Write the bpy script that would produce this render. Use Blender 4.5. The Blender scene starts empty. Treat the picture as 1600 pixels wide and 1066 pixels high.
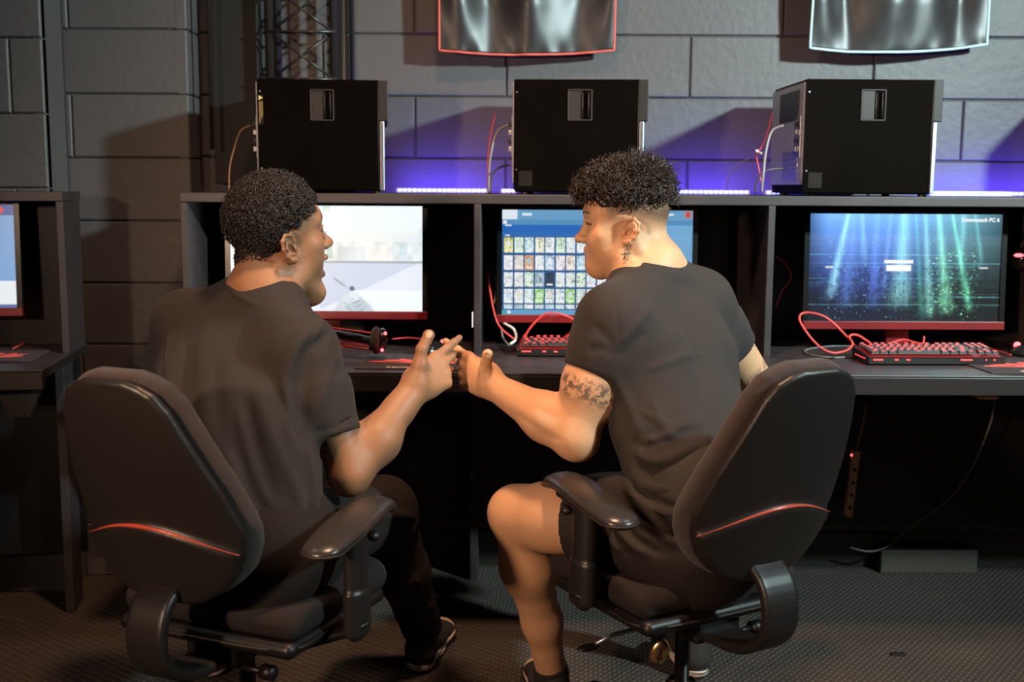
import bpy, bmesh, math, random
import numpy as np
from mathutils import Vector, Matrix, noise
PI = math.pi
scene = bpy.context.scene
COL = scene.collection

# ---------------------------------------------------------------- camera
F = 1792.0                       # focal length in pixels of the 1600x1066 frame
CAMH = 1.20
PITCH = math.radians(7.72); ROLL = math.radians(0.35)
fw = Vector((0, math.cos(PITCH), -math.sin(PITCH)))
up0 = Vector((0, math.sin(PITCH), math.cos(PITCH)))
rt0 = Vector((1, 0, 0))
rt = rt0*math.cos(ROLL) + up0*math.sin(ROLL)
upv = up0*math.cos(ROLL) - rt0*math.sin(ROLL)
cd = bpy.data.cameras.new('camera'); cam = bpy.data.objects.new('camera', cd); COL.objects.link(cam)
cd.sensor_width = 36; cd.lens = 36*F/1600; cd.clip_start = .05
M = Matrix((rt, upv, -fw)).transposed().to_4x4(); M.translation = Vector((0, 0, CAMH))
cam.matrix_world = M
cd.dof.use_dof = True; cd.dof.focus_distance = 2.33; cd.dof.aperture_fstop = 4.0
scene.camera = cam

# ---------------------------------------------------------------- world, lights, exposure
w = bpy.data.worlds.new('room_ambient'); scene.world = w; w.use_nodes = True
w.node_tree.nodes['Background'].inputs[0].default_value = (.55, .5, .5, 1)
w.node_tree.nodes['Background'].inputs[1].default_value = .012
def area(name, loc, target, size, power, col):
    l = bpy.data.lights.new(name, 'AREA'); l.shape = 'DISK'; l.size = size; l.energy = power; l.color = col
    o = bpy.data.objects.new(name, l); COL.objects.link(o); o.location = loc
    o.rotation_euler = (Vector(target)-Vector(loc)).to_track_quat('-Z', 'Y').to_euler()
    return o
def lamp(name, loc, target, size, power, col, spread):
    o = area(name, loc, target, size, power, col); o.data.spread = math.radians(spread); return o
lamp('cool_side_lamp', (2.40, 1.0, 2.25), (.6, 3.2, 1.40), .16, 45, (.76, 1.0, 1.0), 84)
lamp('warm_ceiling_lamp', (.0, 1.85, 2.80), (.0, 2.2, .6), .22, 24, (1.0, .60, .36), 120)
lamp('warm_left_lamp', (-1.50, .0, 1.45), (.15, 2.4, .88), .16, 10, (1.0, .68, .46), 72)
lamp('neutral_right_ceiling_lamp', (1.5, 2.2, 2.85), (1.5, 2.3, 0), .25, 6, (1.0, .90, .80), 110)
lamp('neutral_left_ceiling_lamp', (-1.5, 2.2, 2.85), (-1.4, 2.3, 0), .25, 1.6, (1.0, .88, .80), 110)
scene.view_settings.view_transform = 'Standard'; scene.view_settings.look = 'None'
scene.view_settings.gamma = 1; scene.view_settings.use_curve_mapping = False
scene.view_settings.exposure = 0.0
try:
    scene.cycles.max_bounces = 6; scene.cycles.use_denoising = True
except Exception: pass

# ---------------------------------------------------------------- helpers
def at(px, py, Y):
    """World point seen at photo pixel (px,py) at distance Y from the camera."""
    r = fw + rt*((px-800)/F) + upv*((533-py)/F)
    return Vector((0, 0, CAMH)) + r*(Y/r.y)
def atz(px, py, z):
    r = fw + rt*((px-800)/F) + upv*((533-py)/F)
    return Vector((0, 0, CAMH)) + r*((z-CAMH)/r.z)
def tag(o, label=None, cat=None, group=None, kind=None):
    if label: o['label'] = label
    if cat: o['category'] = cat
    if group: o['group'] = group
    if kind: o['kind'] = kind
    return o
def empty(name, loc, rz=0, label=None, cat=None, group=None, kind=None):
    o = bpy.data.objects.new(name, None); COL.objects.link(o); o.location = loc
    o.rotation_euler = (0, 0, rz); o.empty_display_size = .05
    return tag(o, label, cat, group, kind)
def link(name, me, mat, parent=None):
    o = bpy.data.objects.new(name, me); COL.objects.link(o)
    if mat: 
        for m_ in (mat if isinstance(mat, (list, tuple)) else [mat]): me.materials.append(m_)
    if parent: o.parent = parent
    return o
def obj(name, bm, mat, parent=None, smooth=False, loc=None):
    me = bpy.data.meshes.new(name); bm.to_mesh(me); bm.free()
    if smooth: me.polygons.foreach_set('use_smooth', [True]*len(me.polygons))
    o = link(name, me, mat, parent)
    if loc is not None: o.location = loc
    return o
def struct(name, bm, mat, parent=None, smooth=False):
    o = obj(name, bm, mat, parent, smooth)
    if not parent: o['kind'] = 'structure'
    return o
def box(bm, x0, x1, y0, y1, z0, z1, bev=0, seg=2, mat=0):
    r = bmesh.ops.create_cube(bm, size=1, matrix=Matrix.Translation(((x0+x1)/2, (y0+y1)/2, (z0+z1)/2)) @ Matrix.Diagonal((abs(x1-x0), abs(y1-y0), abs(z1-z0), 1)))
    vs = r['verts']
    fs = {f for v in vs for f in v.link_faces}
    for f in fs: f.material_index = mat
    if bev:
        es = list({e for v in vs for e in v.link_edges})
        rb = bmesh.ops.bevel(bm, geom=es, offset=bev, segments=seg, profile=.5, affect='EDGES')
        for f in rb['faces']: f.material_index = mat
    return bm
def B(*a, **k):
    bm = bmesh.new(); box(bm, *a, **k); return bm
def tube(bm, pts, r, sides=8, closed=False, cap=True):
    pts = [Vector(p) for p in pts]; n = len(pts)
    rs = r if isinstance(r, (list, tuple)) else [r]*n
    t0 = (pts[1]-pts[0]).normalized()
    nrm = t0.orthogonal().normalized(); rings = []
    prev = t0
    for i, p in enumerate(pts):
        if closed: t = (pts[(i+1) % n]-pts[i-1]).normalized()
        else: t = (pts[min(i+1, n-1)]-pts[max(i-1, 0)]).normalized()
        q = prev.rotation_difference(t); nrm = (q @ nrm); nrm = (nrm - t*nrm.dot(t)).normalized(); prev = t
        b = t.cross(nrm)
        rings.append([bm.verts.new(p + (nrm*math.cos(2*PI*k/sides) + b*math.sin(2*PI*k/sides))*rs[i]) for k in range(sides)])
    m = n if closed else n-1
    for i in range(m):
        A, C = rings[i], rings[(i+1) % n]
        for k in range(sides): bm.faces.new((A[k], A[(k+1) % sides], C[(k+1) % sides], C[k]))
    if cap and not closed:
        bm.faces.new(rings[0][::-1]); bm.faces.new(rings[-1])
    return bm
def cyl(bm, a, b, r, sides=20, r2=None):
    return tube(bm, [a, b], [r, r if r2 is None else r2], sides)
def spline(pts, n=8):
    """Catmull-Rom through pts."""
    P = [Vector(p) for p in pts]; P = [P[0]*2-P[1]] + P + [P[-1]*2-P[-2]]; out = []
    for i in range(1, len(P)-2):
        for k in range(n):
            t = k/n
            out.append(.5*((2*P[i]) + (P[i+1]-P[i-1])*t + (2*P[i-1]-5*P[i]+4*P[i+1]-P[i+2])*t*t + (3*P[i]-P[i-1]-3*P[i+1]+P[i+2])*t**3))
    out.append(P[-2]); return out
def cable(name, pts, r, mat, parent=None, n=8, sides=8):
    bm = bmesh.new(); tube(bm, spline(pts, n), r, sides); return obj(name, bm, mat, parent, True)
def lathe(bm, prof, c=(0, 0, 0), seg=28):
    c = Vector(c); rings = []
    for r, z in prof:
        rings.append([bm.verts.new(c+Vector((r*math.cos(2*PI*k/seg), r*math.sin(2*PI*k/seg), z))) for k in range(seg)])
    for A, C in zip(rings, rings[1:]):
        for k in range(seg): bm.faces.new((A[k], A[(k+1) % seg], C[(k+1) % seg], C[k]))
    bm.faces.new(rings[0][::-1]); bm.faces.new(rings[-1]); return bm
def prism(bm, poly, y0, y1, axis='y'):
    """extrude a 2D outline (x,z) from y0 to y1 (or (x,y) along z)."""
    f = (lambda a, b, c: (a, c, b)) if axis == 'y' else (lambda a, b, c: (a, b, c))
    A = [bm.verts.new(f(x, z, y0)) for x, z in poly]; C = [bm.verts.new(f(x, z, y1)) for x, z in poly]
    n = len(poly)
    for i in range(n): bm.faces.new((A[i], A[(i+1) % n], C[(i+1) % n], C[i]))
    bm.faces.new(A[::-1]); bm.faces.new(C)
    bmesh.ops.recalc_face_normals(bm, faces=bm.faces[:]); return bm
def sphere(bm, c, r, u=16, v=10, sc=(1, 1, 1)):
    bmesh.ops.create_uvsphere(bm, u_segments=u, v_segments=v, radius=r, matrix=Matrix.Translation(c) @ Matrix.Diagonal((*sc, 1))); return bm
def text_mesh(name, s, size, mat, parent, mw, extrude=.0003, align='CENTER', bold=0):
    cu = bpy.data.curves.new('t', 'FONT'); cu.body = s; cu.size = size; cu.extrude = extrude; cu.align_x = align; cu.offset = bold
    cu.resolution_u = 3
    t = bpy.data.objects.new('t', cu); COL.objects.link(t)
    dg = bpy.context.evaluated_depsgraph_get(); dg.update()
    me = bpy.data.meshes.new_from_object(t.evaluated_get(dg)); bpy.data.objects.remove(t)
    me.materials.clear(); me.transform(mw)
    o = link(name, me, mat, parent); return o
def copy_tree(o, parent=None):
    c = o.copy(); COL.objects.link(c)
    if parent: c.parent = parent
    for ch in list(o.children): copy_tree(ch, c)
    return c

# ---------------------------------------------------------------- materials
def mat(name, col, rough=.5, metal=0, bump=0, bscale=200, var=0, vscale=8, emit=0, ecol=None, spec=.5, sss=0, sheen=0, detail=4):
    m = bpy.data.materials.new(name); m.use_nodes = True; nt = m.node_tree; N = nt.nodes; L = nt.links
    p = N['Principled BSDF']; col = (*col, 1)
    p.inputs['Base Color'].default_value = col; p.inputs['Roughness'].default_value = rough
    p.inputs['Metallic'].default_value = metal; p.inputs['Specular IOR Level'].default_value = spec
    if sheen: p.inputs['Sheen Weight'].default_value = sheen; p.inputs['Sheen Roughness'].default_value = .5
    if sss:
        p.inputs['Subsurface Weight'].default_value = sss; p.inputs['Subsurface Radius'].default_value = (.012, .005, .003); p.inputs['Subsurface Scale'].default_value = 1
    tc = N.new('ShaderNodeTexCoord')
    if var or True:
        n1 = N.new('ShaderNodeTexNoise'); n1.inputs['Scale'].default_value = vscale; n1.inputs['Detail'].default_value = 5
        L.new(tc.outputs['Object'], n1.inputs['Vector'])
        mr = N.new('ShaderNodeMapRange'); mr.inputs[1].default_value = .25; mr.inputs[2].default_value = .75
        mr.inputs[3].default_value = 1-max(var, .04); mr.inputs[4].default_value = 1+max(var, .04)
        L.new(n1.outputs[0], mr.inputs[0])
        mx = N.new('ShaderNodeMix'); mx.data_type = 'RGBA'; mx.blend_type = 'MULTIPLY'; mx.inputs[0].default_value = 1
        mx.inputs[6].default_value = col; L.new(mr.outputs[0], mx.inputs[7]); L.new(mx.outputs[2], p.inputs['Base Color'])
    if bump:
        n2 = N.new('ShaderNodeTexNoise'); n2.inputs['Scale'].default_value = bscale; n2.inputs['Detail'].default_value = detail
        L.new(tc.outputs['Object'], n2.inputs['Vector'])
        b = N.new('ShaderNodeBump'); b.inputs['Strength'].default_value = bump; b.inputs['Distance'].default_value = .002
        L.new(n2.outputs[0], b.inputs['Height']); L.new(b.outputs[0], p.inputs['Normal'])
    if emit:
        p.inputs['Emission Color'].default_value = (*(ecol or col[:3]), 1); p.inputs['Emission Strength'].default_value = emit
    return m
def tint_mat(name, rough=.5, bump=0, bscale=400, sss=0, emit=0, spec=.5, sheen=0):
    """colour comes from the mesh's own colour attribute 'tint' (skin tones, tattoos, screen picture)."""
    m = mat(name, (1, 1, 1), rough, bump=bump, bscale=bscale, sss=sss, spec=spec, sheen=sheen); nt = m.node_tree; N = nt.nodes; L = nt.links
    a = N.new('ShaderNodeAttribute'); a.attribute_name = 'tint'; p = N['Principled BSDF']
    mx = [n for n in N if n.type == 'MIX'][0]; L.new(a.outputs['Color'], mx.inputs[6])
    if emit:
        p.inputs['Base Color'].default_value = (.01, .01, .01, 1)
        for l in list(p.inputs['Base Color'].links): L.remove(l)
        L.new(a.outputs['Color'], p.inputs['Emission Color']); p.inputs['Emission Strength'].default_value = emit
    return m
def set_tint(me, cols):
    a = me.color_attributes.new('tint', 'FLOAT_COLOR', 'POINT')
    c = np.ones((len(me.vertices), 4), np.float32); c[:, :3] = cols
    a.data.foreach_set('color', c.ravel())
MT = {
 'board': mat('charcoal_laminate', (.038, .029, .030), .45, bump=.15, bscale=90, var=.15, vscale=14),
 'edge': mat('black_desk_edging', (.014, .010, .010), .45),
 'black': mat('black_plastic', (.006, .005, .005), .45, bump=.1, bscale=300),
 'blackgloss': mat('glossy_black_plastic', (.012, .011, .011), .18),
 'case': mat('black_steel_case', (.0026, .0015, .0010), .65, bump=.08, bscale=120, var=.25, vscale=9, spec=.02),
 'case_edge2': mat('black_bezel', (.020, .016, .014), .5, spec=.25),
 'case_edge': mat('worn_case_edge', (.022, .016, .014), .5, spec=.3),
 'steel': mat('bare_steel', (.38, .39, .43), .35, metal=1),
 'chrome': mat('chrome', (.75, .73, .7), .12, metal=1),
 'brass': mat('brass_tinted_metal', (.8, .55, .28), .25, metal=1),
 'truss': mat('black_painted_metal', (.022, .018, .018), .28),
 'red': mat('dark_red_plastic', (.16, .010, .012), .3),
 'redcable': mat('red_braided_cable', (.75, .07, .06), .45, bump=.3, bscale=900),
 'greycable': mat('grey_cable', (.20, .18, .18), .5),
 'blackcable': mat('black_cable', (.015, .014, .014), .4),
 'tancable': mat('tan_cable', (.42, .26, .16), .5),
 'screenoff': mat('glossy_bezel', (.006, .006, .006), .25),
 'ledred': mat('red_led', (.8, .05, .05), .4, emit=5, ecol=(1, .09, .10)),
 'key': mat('black_keycap', (.035, .025, .025), .45),
 'keyglow': mat('red_key_legend', (.8, .05, .05), .4, emit=1.3, ecol=(1, .08, .08)),
 'padblack': mat('mouse_pad_cloth', (.045, .035, .038), .8, bump=.3, bscale=1500),
 'padred': mat('red_print', (.85, .11, .09), .8),
 'padtan': mat('tan_print', (.85, .52, .32), .8),
 'shell': mat('grained_black_plastic', (.017, .0135, .0125), .38, spec=.5, bump=.15, bscale=900, var=.08),
 'cushion': mat('charcoal_upholstery', (.036, .021, .020), .95, bump=.9, bscale=1100, sheen=.15, var=.12),
 'pad': mat('soft_black_armrest', (.030, .025, .024), .30, bump=.06, bscale=700),
 'tan': mat('tan_plastic', (.75, .40, .20), .5),
 'white': mat('white_plastic', (.7, .7, .7), .4),
 'sticker': mat('dark_sticker', (.012, .009, .008), .6, spec=.1),
 'stickertext': mat('amber_print', (.30, .17, .06), .6),
 'yellow': mat('yellow_print', (.75, .65, .22), .6),
}
# ---------------------------------------------------------------- room shell
WY = 3.55                                    # back wall
rnd = random.Random(7)
blockmat = mat('painted_concrete_block', (.092, .085, .086), .50, spec=.35, bump=.9, bscale=38, var=.10, vscale=3, detail=8)
N = blockmat.node_tree.nodes; Lk = blockmat.node_tree.links
def blocks(bm, u0, u1, z0, z1, off, bw, bh, place, zbase, bev=.004, gap=.0035):
    """running-bond blocks of real depth; place(u, z, depth) -> world point"""
    r0 = int(math.floor((z0-zbase)/bh)); r1 = int(math.ceil((z1-zbase)/bh))
    for r in range(r0, r1):
        za = max(z0, zbase+r*bh+gap/2); zb = min(z1, zbase+(r+1)*bh-gap/2)
        if zb-za < .01: continue
        o = off + (bw/2 if r % 2 else 0)
        c0 = int(math.floor((u0-o)/bw)); c1 = int(math.ceil((u1-o)/bw))
        for c in range(c0, c1):
            ua = max(u0, o+c*bw+gap/2); ub = min(u1, o+(c+1)*bw-gap/2)
            if ub-ua < .01: continue
            d = rnd.uniform(-.0015, .0015)
            P = []
            for (b_, dd) in ((0, .03), (0, 0+bev), (bev, 0)):
                P.append([bm.verts.new(place(u_, z_, dd+d)) for u_, z_ in ((ua+b_, za+b_), (ub-b_, za+b_), (ub-b_, zb-b_), (ua+b_, zb-b_))])
            for A, C in zip(P, P[1:]):
                for k in range(4): bm.faces.new((A[k], A[(k+1) % 4], C[(k+1) % 4], C[k]))
            bm.faces.new(P[-1])
def mortar(bm, a, b, c, d): bm.faces.new([bm.verts.new(v) for v in (a, b, c, d)])
BH = .1845; BW = .556
zb0 = at(1000, 249, WY).z
off0 = at(935, 100, WY).x
bm = bmesh.new()
blocks(bm, -.96, 3.2, 0, 2.9, off0 + 0*BW, BW, BH, lambda u, z, d: (u, WY+d, z), zb0)
mortar(bm, (-.96, WY+.010, 0), (3.2, WY+.010, 0), (3.2, WY+.010, 2.9), (-.96, WY+.010, 2.9))
bmesh.ops.recalc_face_normals(bm, faces=bm.faces[:])
struct('wall_back', bm, blockmat)
# pier
PY = 3.41
xa, xb = at(100, 150, PY).x, at(294, 150, PY).x
bm = bmesh.new()
zp = at(200, 247, PY).z
blocks(bm, xa, xb, 0, 2.9, xa+.02, 1.2, BH, lambda u, z, d: (u, PY+d, z), zp)
bm2 = bm
blocks(bm2, 0, WY-PY+.01, 0, 2.9, -.2, 2.0, BH, lambda u, z, d: (xb-d, PY+u, z), zp)
mortar(bm2, (xa, PY+.010, 0), (xb-.008, PY+.010, 0), (xb-.008, PY+.010, 2.9), (xa, PY+.010, 2.9))
mortar(bm2, (xb-.010, PY+.008, 0), (xb-.010, WY+.02, 0), (xb-.010, WY+.02, 2.9), (xb-.010, PY+.008, 2.9))
bmesh.ops.recalc_face_normals(bm2, faces=bm2.faces[:])
struct('wall_pier', bm2, blockmat)
# left wall, standing forward of the pier
LY = 3.26
xl = at(66, 100, LY).x
bm = bmesh.new()
zl = at(30, 59, LY).z
blocks(bm, -3.0, xl, 0, 2.9, xl-.37, BW, BH*1.12, lambda u, z, d: (u, LY+d, z), zl)
mortar(bm, (-3.0, LY+.010, 0), (xl-.008, LY+.010, 0), (xl-.008, LY+.010, 2.9), (-3.0, LY+.010, 2.9))
box(bm, xl-.03, xl, LY+.006, PY+.04, 0, 2.9, .004)
bmesh.ops.recalc_face_normals(bm, faces=bm.faces[:])
struct('wall_left', bm, blockmat)
struct('wall_right', B(3.2, 3.3, -3.0, WY, 0, 2.9), blockmat)
struct('ceiling', B(-3.1, 3.3, -3.0, WY+.1, 2.9, 3.0), mat('dark_ceiling', (.03, .03, .03), .9))
# carpet with woven loops
cm = mat('woven_loop_carpet', (.085, .064, .052), .95, var=.25, vscale=2.2)
N = cm.node_tree.nodes; Lk = cm.node_tree.links; p = N['Principled BSDF']
tc = [n for n in N if n.type == 'TEX_COORD'][0]
mp = N.new('ShaderNodeMapping'); mp.inputs['Rotation'].default_value = (0, 0, math.radians(38)); Lk.new(tc.outputs['Object'], mp.inputs[0])
w1 = N.new('ShaderNodeTexWave'); w1.inputs['Scale'].default_value = 22; w1.inputs['Distortion'].default_value = .6; w1.inputs['Detail Scale'].default_value = 20; Lk.new(mp.outputs[0], w1.inputs[0])
w2 = N.new('ShaderNodeTexWave'); w2.bands_direction = 'Y'; w2.inputs['Scale'].default_value = 15; w2.inputs['Distortion'].default_value = .8; w2.inputs['Detail Scale'].default_value = 20; Lk.new(mp.outputs[0], w2.inputs[0])
mm = N.new('ShaderNodeMath'); mm.operation = 'MULTIPLY'; Lk.new(w1.outputs[1], mm.inputs[0]); Lk.new(w2.outputs[1], mm.inputs[1])
nz = N.new('ShaderNodeTexNoise'); nz.inputs['Scale'].default_value = 500; Lk.new(tc.outputs['Object'], nz.inputs[0])
ad = N.new('ShaderNodeMath'); ad.operation = 'MULTIPLY_ADD'; Lk.new(nz.outputs[0], ad.inputs[0]); ad.inputs[1].default_value = .35; Lk.new(mm.outputs[0], ad.inputs[2])
bp = N.new('ShaderNodeBump'); bp.inputs['Strength'].default_value = 1; bp.inputs['Distance'].default_value = .006; Lk.new(ad.outputs[0], bp.inputs['Height']); Lk.new(bp.outputs[0], p.inputs['Normal'])
cr = N.new('ShaderNodeMapRange'); cr.inputs[3].default_value = .45; cr.inputs[4].default_value = 1.5; Lk.new(mm.outputs[0], cr.inputs[0])
mx = [n for n in N if n.type == 'MIX'][0]
m2 = N.new('ShaderNodeMix'); m2.data_type = 'RGBA'; m2.blend_type = 'MULTIPLY'; m2.inputs[0].default_value = 1
Lk.new(mx.outputs[2], m2.inputs[6]); Lk.new(cr.outputs[0], m2.inputs[7]); Lk.new(m2.outputs[2], p.inputs['Base Color'])
struct('floor', B(-3.1, 3.3, -3.0, WY+.1, -.05, 0), cm)
struct('baseboard_back', B(-.95, 3.2, WY-.012, WY+.004, 0, .11, .003), mat('dark_skirting', (.05, .042, .038), .5))
bm = bmesh.new(); tube(bm, [(at(327, 60, 3.42).x, 3.42, z) for z in (1.30, 2.9)], .006, 10)
struct('trim_1', bm, MT['truss'], smooth=True)     # slim conduit beside the pier
# dark panel between pier and truss
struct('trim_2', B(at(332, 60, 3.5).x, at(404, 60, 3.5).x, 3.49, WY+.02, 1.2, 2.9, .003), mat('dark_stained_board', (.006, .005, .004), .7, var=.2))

# ---------------------------------------------------------------- desks
DZ = .75; DF = 2.745; HF = 3.02; ST = 1.177; SB = 1.152     # desk top height, desk front, hutch front, shelf top / underside
def desk(x0, x1, divs, label, legs, back=WY-.012, rz=0):
    r = empty('gaming_desk', (x1, HF, 0), rz, label, 'desk', 'gaming desk units')
    def P(name, bm, m=None):
        o = obj(name, bm, m or MT['board'], r); o.location = (-x1, -HF, 0); return o
    P('worktop', B(x0, x1, DF, back, DZ-.006, DZ, .0025))
    P('front_apron', B(x0+.001, x1-.001, DF+.001, DF+.024, DZ-.050, DZ-.0062, .002), MT['edge'])
    P('worktop_core', B(x0+.001, x1-.001, DF+.0245, back, DZ-.025, DZ-.0062), MT['edge'])
    P('top_shelf', B(x0, x1, HF, back-.002, SB, ST, .002))
    for d in divs: P('divider', B(d-.009, d+.009, HF+.001, back-.018, DZ+.0005, SB-.0005, .0015))
    P('back_panel', B(x0+.01, x1-.01, back-.016, back-.004, DZ+.001, SB-.001), MT['black'])
    for l in legs: P('leg_panel', B(l-.012, l+.012, min(3.38, back-.12), back-.01, 0, DZ-.026, .002))
    P('modesty_panel', B(x0+.02, x1-.02, back-.007, back-.003, .14, DZ-.03), MT['black'])
    return r
d0 = at(290, 430, HF).x; d1 = at(746, 430, HF).x; d2 = at(1203, 430, HF).x; dw = d2-d1
XL = at(103, 430, HF).x
main = desk(d0-.009, d2+2*dw, [d0, d1, d2, d2+dw, d2+2*dw-.009], 'long dark charcoal desk with open monitor cubbies below a shelf of computer cases', [d0+.01, d1-.02, d2, d2+2*dw-.02])
LR = math.radians(8)
left = desk(XL-1.5, XL, [XL-1.491, XL-.78, XL-.009], 'end of a separate dark charcoal desk at the left edge of the room', [XL-1.48, XL-.05], back=HF+.205, rz=LR)
leg = bmesh.new(); prism(leg, [(-.145+XL, DZ-.052), (-.03+XL, DZ-.052), (-.06+XL, DZ-.135), (-.11+XL, DZ-.135)], DF+.10, DF+.13); o = obj('bracket', leg, MT['edge'], left); o.location = (-XL, -HF, 0)

# ---------------------------------------------------------------- truss
TY = 3.435
tr = empty('lighting_truss', (at(472, 60, TY).x, TY+.06, ST), 0, 'black metal lattice truss standing upright against the wall behind the computer case', 'truss')
def TP(name, bm, m=MT['truss'], sm=True):
    o = obj(name, bm, m, tr, sm); o.location = -tr.location; return o
tx0, tx1 = at(421, 60, TY).x, at(521, 60, TY).x
for x, y in ((tx0, TY), (tx1, TY), (tx0+.005, TY+.095), (tx1+.005, TY+.095)):
    bm = bmesh.new(); tube(bm, [(x, y, ST), (x, y, 2.9)], .012, 14); TP('chord', bm)
zs = [at(470, y, TY).z for y in (124, 50, -24, -98, -172, -246)]
for i, z in enumerate(zs):
    bm = bmesh.new(); tube(bm, [(tx0-.01, TY-.010, z), (tx1+.01, TY-.010, z)], .0045, 8)
    tube(bm, [(tx1, TY, z), (tx1+.005, TY+.095, z)], .0045, 8); TP('cross_bar', bm)
    if i+1 < len(zs):
        z2 = zs[i+1]
        bm = bmesh.new(); tube(bm, [(tx0, TY-.008, z2), (tx1, TY-.008, z)], .0040, 8); TP('brace', bm)
        bm = bmesh.new(); tube(bm, [(tx0, TY+.002, z), (tx1, TY+.002, z2)], .0040, 8); TP('brace', bm)
TP('side_plate', B(at(522, 60, TY).x, at(536, 60, TY).x, TY+.03, TY+.034, ST, 2.9, .001), sm=False)
bm = bmesh.new(); tube(bm, [(at(550, 60, 3.53).x, 3.53, ST), (at(550, 60, 3.53).x, 3.53, 2.9)], .0075, 12)
tag(obj('vertical_pipe', bm, MT['truss'], None, True), 'slim upright pipe on the wall just right of the lattice truss', 'pipe')

# ---------------------------------------------------------------- hanging banners
satin = mat('black_satin', (.020, .017, .018), .40, bump=.03, bscale=300)
def banner(pl, pb, pr, name_c, bordermat, label, seed, folds):
    """pl,pr: bottom corner pixels; hangs from z=2.2"""
    Yb = 3.47
    A = at(*pl, Yb); C = at(*pr, Yb); Bm = at(*pb, Yb)
    r = empty('hanging_banner', ((A.x+C.x)/2, Yb+.04, A.z), 0, label, 'banner', 'banners on the block wall')
    nx, nz = 110, 70; W = C.x-A.x; ztop = 2.15
    def pos(u, v):
        x = A.x + u*W
        # sagging hem through three points
        zb = A.z*(1-u)+C.z*u + (Bm.z-(A.z+C.z)/2)*4*u*(1-u)
        z = zb + v*(ztop-zb)
        y = 0
        for (c0, slope, wd, amp) in folds:
            y += amp*math.exp(-((u-(c0+slope*v*v*0+slope*v))/wd)**2)*min(1, .25+v*3)
        y += .010*noise.noise(Vector((u*3.2+seed, v*1.5, seed)))
        y += .007*math.exp(-v*16)*(noise.noise(Vector((u*13+2*v, v*8, seed+3))))
        wall = .028 + .03*(1-u)
        return Vector((x, Yb+.04-wall-y, z))
    bm = bmesh.new()
    g = [[bm.verts.new(pos(i/nx, j/nz)) for j in range(nz+1)] for i in range(nx+1)]
    for i in range(nx):
        for j in range(nz): bm.faces.new((g[i][j], g[i+1][j], g[i+1][j+1], g[i][j+1]))
    o = obj('cloth', bm, satin, r, True); o.location = -r.location
    s = o.modifiers.new('s', 'SOLIDIFY'); s.thickness = .0015
    pts = [pos(0, 1-k/30) for k in range(31)] + [pos(k/50, 0) for k in range(1, 51)] + [pos(1, k/30) for k in range(1, 31)]
    bm = bmesh.new(); tube(bm, pts, .0036, 8); o = obj('border', bm, bordermat, r, True); o.location = -r.location
    bm = bmesh.new(); tube(bm, [(A.x-.02, Yb+.02, ztop), (C.x+.02, Yb+.02, ztop)], .008, 10); o = obj('rod', bm, MT['truss'], r, True); o.location = -r.location
    return r
banner((687, 80), (830, 86), (960, 78), '', mat('red_edging', (.62, .10, .07), .6), 'black satin banner with a red edge hanging on the wall above the middle computer', 1.3,
       [(.14, -.10, .09, .030), (.33, -.16, .09, -.020), (.52, -.02, .10, .032), (.78, .10, .10, -.020), (.97, .06, .06, .015)])
banner((1263, 76), (1400, 82), (1545, 68), '', mat('pale_blue_edging', (.50, .75, .78), .6), 'black satin banner with a pale blue edge hanging on the wall above the right computer', 5.1,
       [(.08, -.10, .09, .022), (.22, -.10, .07, -.020), (.45, 0, .14, .032), (.66, .02, .08, .012), (.84, .04, .08, -.028)])
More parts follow.
